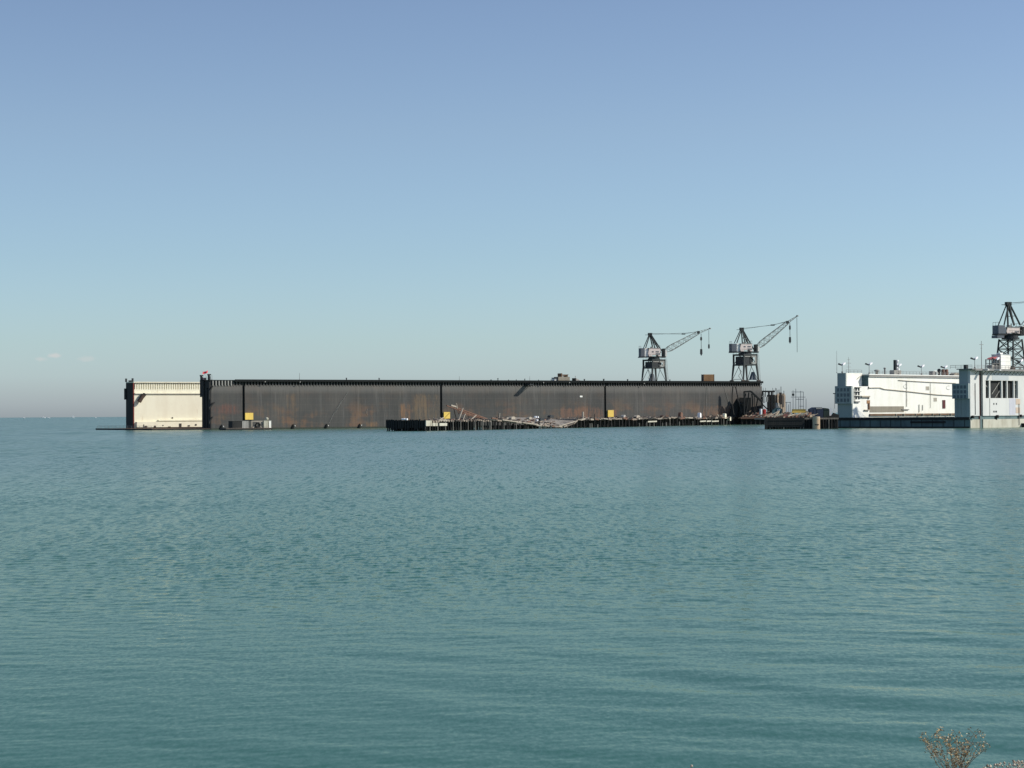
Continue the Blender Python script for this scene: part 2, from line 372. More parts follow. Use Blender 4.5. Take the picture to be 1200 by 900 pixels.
# scratches / hanging ropes on the plating
for x0, y0, x1, y1 in ((408, 459, 393, 484), (430.5, 479, 430.3, 486), (400, 470, 385, 497), (828.5, 453, 828.3, 488), (585.5, 484, 585.5, 489.5), (849, 453, 857, 480)):
    a, z = DM.hit(x0, y0, -.2); b, zb = DM.hit(x1, y1, -.2)
    MB(DM).tube([(a, -.2, z), ((a+b)/2-.3, -.2, (z+zb)/2), (b, -.2, zb)], .05, 5).build('hanging_rope', M['pipe'], DK)

# things standing on the dark dock
def mast(fr, px, ybot, ytop, v, zb, r, label, cat='mast', name='thin_mast', mat='rail', cross=None, group=None):
    a, _ = fr.hit(px, ybot, v); zt = fr.hit(px, ytop, v)[1]
    t = thing(name, fr.W(a, v, zb), fr.th, label, cat, group)
    MB(fr).tube([(a, v, zb), (a, v, zt)], r, 6, r*.6).build('pole', M[mat], t)
    MB(fr).lathe((a, v, zb), [(r*3, 0), (r*2.4, .15), (r*1.3, .3)], 8).build('base', M[mat], t)
    for c in cross or []:
        zc = fr.hit(px, c[0], v)[1]; MB(fr).tube([(a-c[1], v, zc), (a+c[1], v, zc)], r*.6, 5).build('crossarm', M[mat], t)
    return t
mast(DM, 248.4, 446, 439, 1.5, HM+.003, .09, 'short thin pole on the dark dock beside the red flag', group='poles on the dark dock')
mast(DM, 351, 446, 437, 1.5, HM+.003, .1, 'thin pole alone on the rim at the dark dock\'s first third', group='poles on the dark dock')
mast(DM, 538.3, 446, 441, 1.5, HM+.003, .1, 'thin pole on the dark dock rim right of the second joint', group='poles on the dark dock')
mast(DM, 620.8, 446.5, 441, 1.5, HM+.003, .1, 'thin pole on the dark dock rim above the slanting shadow', group='poles on the dark dock')
t = thing('flag', DM.W(.6, 4.0, HM+.004), TH, 'small bright red flag flying over the near end of the dark dock', 'flag')
a, z = DM.hit(237.5, 437.0, 4.0); b, zb = DM.hit(243.2, 434.0, 4.0)
MB(DM).tube([(.6, 4.0, HM+.004), (a, 4.0, z+.6)], .05, 5).build('flagpole', M['rail'], t)
mb = MB(DM); vs = []; n = 7
for i in range(n):
    f = i/(n-1); uu = a+(b-a)*f; zz = z+(zb-z)*f
    for k in range(2):
        for s in (-.02, .02): vs.append((uu, 4.0+math.sin(f*6)*.3+s, zz+(.1 if k else -.75)+math.sin(f*5+1)*.16))
fs = []
for i in range(n-1):
    q = i*4; p = q+4
    fs += [(q, p, p+2, q+2), (q+1, q+3, p+3, p+1), (q+2, p+2, p+3, q+3), (q, q+1, p+1, p)]
fs += [(0, 2, 3, 1), ((n-1)*4, (n-1)*4+1, (n-1)*4+3, (n-1)*4+2)]
mb.add(vs, fs); mb.build('flag_cloth', M['flag'], t)

a, _ = DM.hit(653.6, 446, 3.5); b, _ = DM.hit(667, 446, 3.5); zt = DM.hit(660, 441.6, 3.5)[1]
t = thing('machinery_house', DM.W((a+b)/2, 5, HM+.003), TH, 'beige machinery house with a broken roof on the dark dock\'s top', 'shed')
MB(DM).box(a, b, 3.0, 6.5, HM+.003, zt).build('wall', M['tan'], t)
mb = MB(DM); mb.box(a+1.6, b-.5, 3.2, 6.3, zt+.8, zt+1.0); mb.box(a+1.7, a+2.2, 3.3, 6.2, zt+.003, zt+1.5); mb.box(b-1.2, b-.7, 3.4, 6.2, zt+.003, zt+.8)
mb.beam((a+2.4, 3.4, zt+.4), (b-.8, 3.4, zt+.9), .3); mb.build('roof', M['brown'], t)
a0, _ = DM.hit(649.7, 446, 3.5)
MB(DM).box(a0+.1, a-.003, 3.2, 6.0, zt-.75, zt-.35).build('canopy', M['dark'], t)
a, _ = DM.hit(649.8, 446, 3.6); b, _ = DM.hit(653.0, 446, 3.6)
c = MB(DM); c.box(a, b-.02, 3.6, 5.6, HM+.003, HM+1.05); c.box(a-.05, b-.01, 3.55, 5.65, HM+1.053, HM+1.14)
tag(c.build('white_box', M['white'], None, DM.W(a, 4, HM), TH), 'small white box under the canopy of the beige machinery house', 'box')
a, _ = DM.hit(673.2, 446, 3); b, _ = DM.hit(681, 446, 3)
t = thing('covered_winch', DM.W((a+b)/2, 4, HM+.003), TH, 'rounded grey covered winch on the dark dock, right of the beige house', 'winch')
prof = [(a+.6, HM+.003)] + [(a+.6+(b-a-.6)*(.02+.98*(1-math.cos(k/6*math.pi/2))), HM+.003+1.25*math.cos(k/6*math.pi/2)) for k in range(7)]
MB(DM).prism(prof[:-1]+[(b, HM+.004)], 2.6, 5.0).build('cover', M['concrete'], t)
MB(DM).box(a, a+.597, 2.7, 4.9, HM+.003, HM+1.3).build('control_stand', M['black'], t)
MB(DM).tube([(a+.8, 3.5, HM+1.2), (a+.8, 3.5, HM+2.3)], .14, 6).build('exhaust_pipe', M['concrete'], t)
a, _ = DM.hit(820.3, 446, 5.5); b, _ = DM.hit(836.8, 446, 1.5); zt = DM.hit(830, 438.8, 1.5)[1]
CF = Frame(DM.W(DM.hit(824.8, 446, 1.5)[0], 1.5, 0), TH-R(14)); cl = 4.4
t = thing('shipping_container', CF.W(0, 0, HM+.003), CF.th, 'faded orange brown container standing on the dark dock between the cranes', 'container')
wl = CF.hit(836.8, 446)[0]
mb = MB(CF); mb.box(0, wl, 0, 2.6, HM+.15, zt)
for k in range(int(wl/.35)): mb.box(.15+k*.35, .3+k*.35, -.05, -.002, HM+.35, zt-.2)
mb.build('shell', M['orange_box'], t)
[MB(CF).box(uu-.1, uu+.12, vv-.08, vv+.1, HM+.003, zt+.05).build('corner_post', M['brown'], t) for uu in (0, wl) for vv in (0, 2.6)]
mb = MB(CF); mb.box(-.08, -.003, .15, 1.27, HM+.3, zt-.15); mb.build('door', M['dark_rust'], t)
mb = MB(CF); mb.box(-.08, -.003, 1.33, 2.45, HM+.3, zt-.15); mb.build('door', M['dark_rust'], t)

# ------------------------------------------------------------------ portal cranes
def crane(base, thp, thu, S, label, portal='splay'):
    """S: what the photo shows of the upper works, read on the crane's own slewing plane"""
    t = thing('portal_crane', base, 0, label, 'crane', 'portal cranes on the docks')
    zb = base.z
    PF, UF = Frame(base, thp), Frame(base, thu)
    z1 = UF.hit(S['cx'], S['y1'])[1]; z2 = UF.hit(S['cx'], S['y2'])[1]
    a0, b0, a1, b1 = S['foot']; g = .55
    for sx in (-1, 1):
        for sy in (-1, 1):
            mb = MB(PF)
            if portal == 'splay':
                mb.beam((sx*a0, sy*b0, zb), (sx*a1, sy*b1, z1), .42, .42, .72)
                mb.beam((sx*a1, sy*b1, z1), (sx*a1, sy*b1, z2), .62)
            else:
                mb.beam((sx*a0, sy*b0, zb), (sx*a1, sy*b1, z2), .42)
            lg = mb.build('leg', M['crane'], t)
            mb = MB(PF); mb.box(sx*a0-.9, sx*a0+.9, sy*b0-.4, sy*b0+.4, zb+.002, zb+.75); mb.build('bogie', M['dark_rust'], lg)
    mb = MB(PF)
    if portal == 'splay':
        for z, h in ((z1, .7), (z2-.35, .7)):
            for sy in (-1, 1): mb.beam((-a1, sy*b1, z), (a1, sy*b1, z), .4, h)
            for sx in (-1, 1): mb.beam((sx*a1, -b1, z), (sx*a1, b1, z), .41, h*.98)
        mb.build('portal_beam', M['crane'], t)
        mb = MB(PF); mz = zb+(z1-zb)*.05
        for sx in (-1, 1):
            mb.beam((sx*a0, -b0, mz), (sx*a1*.98, b1*.1, z1-.3), .16); mb.beam((sx*a0, b0, mz), (sx*a1*.98, -b1*.1, z1-.3), .16)
            mb.beam((sx*a0, -b0, zb+1.1), (sx*a0, b0, zb+1.1), .2)
        for sy in (-1, 1): mb.beam((-a1, sy*b1, z1), (a1*.1, sy*b1, z2), .22); mb.beam((a1, sy*b1, z1), (-a1*.1, sy*b1, z2), .22)
        mb.build('brace', M['crane'], t)
        mb = MB(PF); mb.box(-a1+.5, -a1+3.0, -b1-.1, b1-.8, z1+.36, z2-1.1); mb.build('lower_house', M['dark'], t)
        mb = MB(PF); mb.box(a1-3.4, a1-1.8, -b1+.2, b1-1.4, z1+.4, z2-1.0); mb.build('electrical_cabinet', M['dark'], t)
        mb = MB(PF); mb.box(.5, a1-.3, -b1-.3, -b1-.215, z1+.5, z1+1.1); mb.box(.5, a1-.3, -b1-.3, -b1-.215, z2-1.5, z2-.75); mb.box(a1-1.1, a1-.3, -b1-.31, -b1-.216, z1+1.103, z2-1.503); mb.build('lit_edge_panel', M['pipe'], t)  # pale plates paint sunlight on the right bent's beams
        mb = MB(PF); mb.box(-a1+.3, -a1+3.4, -b1-.3, -b1-.215, z2-1.35, z2-.9); mb.build('lit_edge_panel', M['pipe'], t)  # lit edge of the left bent, painted as a pale plate
        mb = MB(PF); uu = a1+.9
        for du in (-.35, .35): mb.tube([(uu+.9+du, -b1, zb+.7), (uu+du, -b1, z2+.5)], .06, 5)
        k = zb+1
        while k < z2: mb.tube([(uu+.9*(1-(k-zb)/(z2-zb))-.35, -b1, k), (uu+.9*(1-(k-zb)/(z2-zb))+.35, -b1, k)], .04, 4); k += .6
        mb.build('ladder', M['pipe'], t)
    else:
        zs = [zb+.8, zb+(z2-zb)*.36, zb+(z2-zb)*.68, z2-.3]
        for i, z in enumerate(zs):
            f = (z-zb)/(z2-zb); aa, bb_ = a0+(a1-a0)*f, b0+(b1-b0)*f
            for sy in (-1, 1): mb.beam((-aa, sy*bb_, z), (aa, sy*bb_, z), .24)
            for sx in (-1, 1): mb.beam((sx*aa, -bb_, z), (sx*aa, bb_, z), .24)
        mb.build('portal_beam', M['crane'], t); mb = MB(PF)
        for i in range(3):
            fa, fb = (zs[i]-zb)/(z2-zb), (zs[i+1]-zb)/(z2-zb)
            A, B, A2, B2 = a0+(a1-a0)*fa, b0+(b1-b0)*fa, a0+(a1-a0)*fb, b0+(b1-b0)*fb
            for sy in (-1, 1): mb.beam((-A, sy*B, zs[i]), (A2, sy*B2, zs[i+1]), .2); mb.beam((A, sy*B, zs[i]), (-A2, sy*B2, zs[i+1]), .2)
            for sx in (-1, 1): mb.beam((sx*A, -B, zs[i]), (sx*A2, B2, zs[i+1]), .18); mb.beam((sx*A, B, zs[i]), (sx*A2, -B2, zs[i+1]), .18)
        mb.build('brace', M['crane'], t)
    def rect(k, v0, v1, name, mat, parent=t):
        x0, x1, y0, y1 = S[k]; uu0, zz1 = UF.hit(x0, y0, (v0 if name else 0)); uu1, zz0 = UF.hit(x1, y1, v0)
        return (uu0, uu1, zz0, zz1)
    h0, h1, hz0, hz1 = rect('house', -2.2, 2.2, 'x', 'house')
    mb = MB(UF); mb.lathe((0, 0, z2+.003), [(2.9, 0), (2.9, .5), (2.5, .55), (2.5, hz0-.6-z2)], 18); mb.build('turntable', M['dark'], t)
    c0, c1, cz0, cz1 = rect('cw', -2.3, 2.3, 'x', 'cw')
    c0 += .9
    r0u, r0z = UF.hit(*S['root'])
    mb = MB(UF); mb.box(c0-.2, r0u+.3, -1.7, 1.7, hz0-.5, hz0-.003)
    mb.build('slewing_platform', M['dark'], t)
    hw_ = h1-h0; hh_ = hz1-hz0; wl = MB(UF); wl.prism([(h0+.06*hw_, hz0), (h0+.3*hw_, hz0), (h0+.34*hw_, hz0+.16*hh_), (h0+.8*hw_, hz0+.16*hh_), (h0+.86*hw_, hz0), (h1, hz0), (h1, hz1-.35), (h0+.08*hw_, hz1-.35), (h0, hz0+.35*hh_)], -1.75, 1.75); hs = wl.build('machine_house', M['house'], t)
    mb = MB(UF); mb.box(h0+.05, h1+.1, -1.85, 1.85, hz1-.347, hz1-.15); mb.build('roof', M['pipe'], hs)
    for f, w_ in ((.3, .9), (.62, 1.5)):
        uu = h0+(h1-h0)*f; MB(UF).box(uu, uu+w_, -1.81, -1.753, hz0+1.9, hz0+2.4).build('window', M['cw'], hs)
    MB(UF).box(h0+hw_*.62, h1-.2, -1.80, -1.754, hz0+.2*hh_, hz0+.36*hh_).build('grey_strip', M['cw'], hs)  # grey strip low on the house's right side
    mb = MB(UF); mb.box(c1+.003, h0-.003, -1.3, 1.3, hz0, hz1-.2); mb.build('engine_box', M['white'], t)
    mb = MB(UF); mb.box(c0, c1, -1.8, 1.8, hz0+.002, cz1); mb.box(c0-.4, c1-.3, -1.7, 1.7, cz0, hz0-.603); mb.build('counterweight', M['cw'], t)
    for kx, sx_ in ((c0, -1), (h1, 1)):                     # handrails and roof gear break the outline
        mb = MB(UF)
        for vv in (-1.6, 0, 1.6): mb.tube([(kx-.1*sx_, vv, hz1 if sx_ > 0 else cz1), (kx-.1*sx_, vv, (hz1 if sx_ > 0 else cz1)+1.0)], .05, 4)
        mb.tube([(kx-.1*sx_, -1.6, (hz1 if sx_ > 0 else cz1)+1.0), (kx-.1*sx_, 1.6, (hz1 if sx_ > 0 else cz1)+1.0)], .05, 4); mb.build('handrail', M['crane'], t)
    MB(UF).box(h0+.3*hw_, h0+.45*hw_, -.8, .6, hz1-.14, hz1+.5).build('roof_vent', M['pipe'], hs)
    MB(UF).tube([(h0+.62*hw_, .3, hz1-.14), (h0+.62*hw_, .3, hz1+1.1)], .16, 6).build('exhaust_pipe', M['dark_rust'], hs)
    MB(UF).box(h0+.1*hw_, h1+.6, -2.35, -1.76, hz0-.12, hz0+.02).build('catwalk', M['crane'], t)
    mb = MB(UF)
    for k in range(5): uu = h0+.12*hw_+(h1+.4-h0-.12*hw_)*k/4; mb.tube([(uu, -2.3, hz0), (uu, -2.3, hz0+1.0)], .045, 4)
    mb.tube([(h0+.12*hw_, -2.3, hz0+1.0), (h1+.4, -2.3, hz0+1.0)], .045, 4); mb.build('handrail', M['pipe'], t)
    if portal == 'splay':
        mb = MB(PF); sg = -1 if S['cx'] < 800 else 1         # cable reel and stair at the foot
        cu_ = sg*a0*.62; mb.prism([(cu_-1.7, zb+.8), (cu_+1.5, zb+.8), (cu_+.5, zb+4.2), (cu_-.3, zb+4.4)], -b0*.7, -b0*.35); mb.build('cable_reel', M['cw'], t)
        mb = MB(PF); zz_ = zb+.8; q_ = 1
        while zz_ < z1-1: mb.beam((a0*.2*q_, b0*.9, zz_), (-a0*.2*q_, b0*.9, zz_+1.9), .22, .12); zz_ += 1.9; q_ = -q_
        mb.build('stair', M['pipe'], t)
        for sy in (-1, 1):
            mb = MB(PF)
            for k in range(5): uu = -a1+2*a1*k/4; mb.tube([(uu, sy*(b1+.2), z2), (uu, sy*(b1+.2), z2+1.0)], .045, 4)
            mb.tube([(-a1, sy*(b1+.2), z2+1.0), (a1, sy*(b1+.2), z2+1.0)], .045, 4); mb.build('handrail', M['crane'], t)
    # A-frame
    au, az = UF.hit(*S['apex'])
    mb = MB(UF)
    for k, w_ in (('back', .34), ('mid', .42), ('front', .5)):
        fu, fz = UF.hit(*S[k])
        for s in (-1, 1): mb.beam((fu, s*1.7, max(fz, hz0)), (au, s*.5, az), w_)
    m0 = UF.hit(*S['mid']); f0 = UF.hit(*S['front'])
    for k in (2, 4):
        f = k/5; pa = (m0[0]+(au-m0[0])*f, m0[1]+(az-m0[1])*f); pb = (f0[0]+(au-f0[0])*f, f0[1]+(az-f0[1])*f)
        for s in (-1, 1): mb.beam((pa[0], s*(1.7-1.2*f), pa[1]), (pb[0], s*(1.7-1.2*f), pb[1]), .18)
    mb.box(au-.8, au+.9, -.75, .75, az-.9, az+.25); mb.box(au-2.2, au+.8, -.5, .5, az-.75, az-.6)
    mb.build('a_frame', M['crane'], t)
    # boom
    hu, hz = UF.hit(*S['head']); tu, tz = UF.hit(*S['tip'])
    d = Vector((hu-r0u, 0, hz-r0z)); Ln = d.length; d /= Ln; nrm = Vector((-d.z, 0, d.x))
    mb = MB(UF); n = 13
    def sect(f):
        hh = 1.25*min(1, .35+f*5)*(1-.45*max(0, f-.3)/.7); ww = 1.0*(1-.55*f)
        c = Vector((r0u, 0, r0z))+d*(Ln*f)
        return [tuple(c+nrm*(i*hh/1)+Vector((0, j*ww, 0))) for i, j in ((-1,-1),(-1,1),(1,1),(1,-1))]
    ss = [sect(k/n) for k in range(n+1)]
    for k in range(n):
        for i in range(4): mb.beam(ss[k][i], ss[k+1][i], .17)
        for i in range(4):
            j = (i+1) % 4; mb.beam(ss[k][i], ss[k+1][j] if k % 2 else ss[k][j], .1); mb.beam(ss[k][i] if k % 2 else ss[k][j], ss[k+1][j] if k % 2 else ss[k+1][i], .1)
    bm_ = mb.build('boom', M['boom'], t)
    mb = MB(UF)
    for s in (-1, 1):
        mb.beam((hu, s*.45, hz+.5), (tu, s*.15, tz), .16); mb.beam((hu, s*.45, hz-.5), (tu, s*.15, tz-.2), .14)
        for k in range(4):
            f = k/4; mb.beam((hu+(tu-hu)*f, s*.4, hz+.5+(tz-hz-.5)*f), (hu+(tu-hu)*(f+.12), s*.4, hz-.5+(tz-hz+.3)*(f+.12)), .1)
    mb.lathe((tu, 0, tz-.35), [(.5, 0), (.55, .3), (.45, .6)], 10); mb.build('jib', M['boom'], bm_)
    mb = MB(UF); mb.box(hu-.5, hu+.5, -.6, .6, hz-.45, hz+.75); mb.build('boom_head', M['crane'], bm_)
    pu, pz = UF.hit(*S['post']); mb = MB(UF); mb.box(pu-.4, pu+.4, -1.6, 1.6, hz0-.6, pz); mb.build('boom_foot_post', M['crane'], t)
    mb = MB(UF); mb.box(r0u-.7, r0u+.9, -1.1, 1.1, hz0+.01, r0z+.5); mb.build('operator_cab', M['white'], t)
    lu, lz = UF.hit(*S['link'])
    for s in (-1, 1):
        mb = MB(UF); mb.tube([(au+.6, s*.5, az-.1), (lu, s*.45, lz), (hu, s*.4, hz+.6)], .085, 5); mb.build('pendant_line', M['crane'], t)
    mb = MB(UF); mb.box(lu-.75, lu+.75, -.55, .55, lz-.25, lz+.28); mb.build('link_block', M['dark'], t)
    mb = MB(UF)
    for k in range(3): mb.tube([(au+.4, -.3+.3*k, az-.6), (r0u+(hu-r0u)*.92, -.3+.3*k, r0z+(hz-r0z)*.92+.9)], .03, 4)
    mb.build('luffing_rope', M['crane'], t)
    for key, r_ in (('hook1', .1), ('hook2', .07)):
        x, ya, yb, blocks = S[key]; uu, za = UF.hit(x, ya); zz = UF.hit(x, yb)[1]
        mb = MB(UF); mb.tube([(uu, -.12, za), (uu+.02, -.12, zz)], r_*.8, 5); mb.tube([(uu, .12, za), (uu+.02, .12, zz)], r_*.8, 5)
        hl = mb.build('hoist_line', M['crane'], t)
        for yb0, yb1, w_ in blocks:
            q1 = UF.hit(x, yb0)[1]; q0 = UF.hit(x, yb1)[1]; mb = MB(UF)
            mb.prism([(uu-w_*.6, q0+(q1-q0)*.3), (uu, q0), (uu+w_*.6, q0+(q1-q0)*.3), (uu+w_*.5, q1), (uu-w_*.5, q1)], -.25, .25); mb.build('hook_block', M['dark'], hl)
    return t

bu, _ = DM.hit(766.5, 447, VIN+4)
crane(DM.W(bu, VIN+4, HM+.1), TH, R(14), dict(cx=766, y1=431, y2=421.3, foot=(4.2, 4.1, 3.4, 3.7), house=(760, 774.3, 407.3, 417.6), cw=(749.3, 756, 408, 418.2),
      apex=(761.6, 390.8), back=(755.3, 408), mid=(766.3, 408), front=(775.6, 413.5), root=(778.5, 412), head=(818.5, 389.8), tip=(832, 384.8), post=(777.5, 408.5), link=(801, 391.4),
      hook1=(821.6, 391, 416.8, [(395, 399.5, .7), (409, 416.8, .9)]), hook2=(830.6, 387, 409, [(403.5, 409, .6)])), 'grey portal crane with the lower, flatter boom, left of the orange container')
bu, _ = DM.hit(873.3, 447.5, 4)
crane(DM.W(bu, 4, HM+.004), TH, R(14), dict(cx=873, y1=427.6, y2=415, foot=(4.3, 4.2, 3.5, 3.8), house=(867.7, 882, 402, 411.8), cw=(855.7, 864, 402.7, 413.2),
      apex=(869, 384.6), back=(862, 402), mid=(871.5, 402), front=(881.8, 410), root=(887, 407.5), head=(922.8, 378), tip=(934.4, 370), post=(885.6, 403.6), link=(905.5, 381),
      hook1=(925.6, 378, 402.6, [(381.5, 387, .6), (395, 402.6, .8)]), hook2=(933.8, 372, 412.8, [])), 'dark legged portal crane with steeply raised boom at the dark dock\'s right end')

# ------------------------------------------------------------------ white dock
o2 = at_z(1137.5, 501.6); T2 = R(46)
DW = Frame(o2, T2)
HW = DW.hit(1150, 433.2)[1]
V_FIN = DW.hitu(999.5); V_SET = DW.hitu(992.3); V_FOUT = DW.hitu(982)
V_NIN = DW.hitu(1119.3); V_NSET = DW.hitu(1124.8)
ZP = DW.hit(1060, 488, V_FIN)[1]                    # pontoon deck height
LW = 120.0
HF = DW.hit(985, 437.3, V_FOUT)[1]
print('white dock H', round(HW, 2), round(HF, 2), 'v', [round(x, 1) for x in (V_NSET, V_NIN, V_FIN, V_SET, V_FOUT)], 'ZP', round(ZP, 2))
WK = thing('floating_dry_dock', o2, T2, 'white and pale grey floating dry dock at the right with blue grey shaded ends', 'dry dock')
zc1 = DW.hit(990, 452.5, V_FIN)[1]; zc0 = DW.hit(990, 473, V_FIN)[1]
us = DW.hit(1010.5, 445, V_SET)[0]; uwall = us
Zn = lambda py, px, v: DW.hit(px, py, v)[1]
ZTI = DW.hit(1060, 440.2, V_FIN)[1]
# far wing
mb = MB(DW)
mb.box(0, LW, V_FIN, V_FOUT, ZP-.2, zc1)
mb.box(0, uwall, V_SET, V_FOUT-.004, zc1-.003, HF)
mb.box(uwall, LW, V_FIN+.002, V_FOUT-.002, zc1-.003, ZTI)
mb.build('wing_wall', M['wall_white'], WK)['label'] = 'bright white inner face of the far wing wall'
MB(DW).box(-.3, -.003, V_FIN+.1, V_FOUT-.1, ZP-.2, zc1-.01).build('shaded_end_plate', M['blue_grey'], WK)  # added plate paints this shaded end blue grey
MB(DW).box(-.3, -.003, V_SET+.1, V_FOUT-.1, zc1, HF-.05).build('shaded_end_plate', M['blue_grey'], WK)
MB(DW).box(uwall-.2, uwall-.003, V_FIN+.02, V_SET-.003, zc1+.02, ZTI-.02).build('shaded_end_plate', M['teal'], WK)  # dark plate added to deepen the shade on this face
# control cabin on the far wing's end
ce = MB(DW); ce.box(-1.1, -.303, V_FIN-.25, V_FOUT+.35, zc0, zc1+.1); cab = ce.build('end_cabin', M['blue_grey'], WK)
for r in range(3):
    for c_ in range(4):
        f = .1+c_*.225; v0 = V_FIN+(V_FOUT-V_FIN)*f; zz = zc1-.6-r*(zc1-zc0-.5)/3.05
        MB(DW).box(-1.13, -1.1, v0, v0+.85, zz-1.1, zz).build('window', M['shade_glass'], cab)
uL, _ = DW.hit(1001, 460, V_FIN)
for r in range(3):
    for px in (1003.3, 1006.3):
        a, _ = DW.hit(px, 460, V_FIN); zz = DW.hit(px, 456+r*5.0, V_FIN)[1]
        wd = MB(DW); wd.box(a-.45, a+.45, V_FIN-.06, V_FIN-.003, zz-.55, zz+.55); wd.build('window', M['glass'], WK)
    a, _ = DW.hit(1002, 460, V_FIN); b, _ = DW.hit(1007.5, 460, V_FIN); zz = DW.hit(1004, 454+r*5.0, V_FIN)[1]
    MB(DW).box(a-.3, b+.2, V_FIN-.5, V_FIN-.003, zz-.08, zz+.12).build('sunshade', M['pipe'], WK)
a, _ = DW.hit(1001.2, 460, V_FIN); MB(DW).tube([(a-.2, V_FIN-.3, Zn(455, 1001, V_FIN)), (a-.2, V_FIN-.3, Zn(471, 1001, V_FIN))], .14, 6).build('downpipe', M['pipe'], WK)
def inner(px0, px1, py0, py1, d0, d1, name, mat, v=None):
    v = V_FIN if v is None else v
    a, zt = DW.hit(px0, py0, v); b, zb_ = DW.hit(px1, py1, v)
    return MB(DW).box(min(a, b), max(a, b), v-d1, v-d0, min(zb_, zt), max(zb_, zt)).build(name, M[mat], WK)
inner(1001, 1006.5, 470.2, 471.6, .003, .5, 'landing', 'rail')
inner(1008.5, 1018, 463.8, 465.6, .003, .6, 'landing', 'wall_line')
inner(1017, 1018, 465, 467.5, .003, .3, 'landing', 'rail')
inner(1012, 1018, 480, 480.8, .003, .6, 'landing', 'wall_line')
inner(1017, 1018.5, 472.5, 480, .003, .35, 'rust_post', 'brown')
inner(1015.5, 1019.5, 469, 473, .003, .05, 'rust_stain', 'orange_box')
inner(1019, 1059, 476.2, 482.8, .003, .12, 'stained_band', 'tan')
inner(1056, 1064.5, 479.5, 480.3, .003, .4, 'landing', 'rail')
inner(1104.2, 1107.6, 468.8, 478.6, .003, .15, 'door', 'maroon')
inner(1018.5, 1135, 485.0, 486.2, .003, .5, 'rubbing_strake', 'brown')
for cx, cy, sx in ((1087, 455, 4.5), (1096, 468.3, 4)):
    for k in range(3): inner(cx-sx/2+k*sx/3+.2, cx-sx/2+(k+.6)*sx/3, cy-2.2, cy+2.2, .003, .12, 'louvre', 'wall_line')
for pts, r_ in ((((1018.5, 454.5), (1031, 454.3), (1036, 456), (1062, 458.5), (1084, 461), (1098, 462.5), (1120, 463.8)), .13), (((1053, 445.4), (1062, 446.2), (1090, 447.8), (1120, 449)), .11),
                (((1012, 438.5), (1006.5, 442.2), (1005, 444)), .1)):
    mb = MB(DW); vv = (V_FIN if pts[0][0] > 1013 else V_SET)-.25
    mb.tube([(DW.hit(x, y, vv)[0], vv, DW.hit(x, y, vv)[1]) for x, y in pts], r_, 6); mb.build('pipe', M['wall_line'], WK)
for x, y0, y1, r_ in ((1062.6, 446.5, 476.5, .1), (1090.6, 449, 478, .07), (1077.2, 474, 483, .12), (1081.3, 474.5, 481, .12), (1018, 453, 456, .15)):
    mb = MB(DW); mb.tube([(DW.hit(x, y, V_FIN-.2)[0], V_FIN-.2, DW.hit(x, y, V_FIN-.2)[1]) for y in (y0, y1)], r_, 6); mb.build('pipe', M['pipe'], WK)
mb = MB(DW)                                          # painted ring on the wall
for cx, cy in ((1061.5, 453), (1111.5, 454.3)):
    ps = []
    for k in range(13):
        a_ = R(60+k*21); ps.append((DW.hit(cx+2.6*math.cos(a_), cy-2.2*math.sin(a_), V_FIN-.06)[0], V_FIN-.06, DW.hit(cx+2.6*math.cos(a_), cy-2.2*math.sin(a_), V_FIN-.06)[1]))
    mb.tube(ps, .05, 4)
mb.build('hose_loop', M['pipe'], WK)
for x, w_ in ((1058, 1.2), (1080, 1.4), (1092, 1.0), (1100.5, 1.0), (1113, 1.1), (1049, .8), (1072, .8)):
    a, z = DW.hit(x, 486, V_FIN-1.2); b_ = MB(DW); b_.lathe((a, V_FIN-1.5, ZP+.003), [(w_*.35, 0), (w_*.35, .5), (w_*.5, .6), (w_*.4, .9)], 8); b_.build('bollard', M['tan'], WK)
# top edge of the far wing: coping with rail
mb = MB(DW); mb.box(uwall-.2, LW, V_FIN-.5, V_FOUT+.2, ZTI+.003, ZTI+.35); mb.build('coping', M['white'], WK)
mb = MB(DW); mb.box(uwall, LW, V_FIN-.35, V_FIN-.004, ZTI-.6, ZTI-.15); mb.build('gutter_band', M['pipe'], WK)
def railing(fr, u0, u1, v, z, h=1.05, step=2.0, rails=2):
    mb = MB(fr); n = max(2, int((u1-u0)/step)+1)
    for k in range(n): uu = u0+(u1-u0)*k/(n-1); mb.tube([(uu, v, z), (uu, v, z+h)], .045, 4)
    for k in range(rails): zz = z+h*(k+1)/rails; mb.tube([(u0, v, zz), (u1, v, zz)], .04, 4)
    return mb
railing(DW, uwall+.5, LW, V_FIN+.1, ZTI+.35).build('railing', M['rail'], WK)
railing(DW, .2, uwall, V_SET+.2, HF).build('railing', M['rail'], WK)
# pontoon
zs = DW.hit(1060, 490.0, 10)[1]
MB(DW).box(-.1, LW, .3, V_FOUT+.1, -1.5, ZP-.203).build('pontoon', M['pont'], WK)
MB(DW).box(-.35, -.103, .35, V_FOUT+.1, ZP-1.1, ZP-.25).build('end_fender', M['black'], WK)
MB(DW).box(-.2, -.102, .35, V_FOUT+.1, -.5, .45).build('boot_topping', M['black'], WK)
for k in range(13): v = 2+k*(V_FOUT-3)/12; MB(DW).box(-.22, -.103, v, v+.12, .46, ZP-1.11).build('end_stiffener', M['black'], WK)
MB(DW).box(-.5, -.253, 9, 22, 1.6, 2.2).build('end_fender', M['black'], WK)
railing(DW, .3, .35, 0, 0).V.clear()
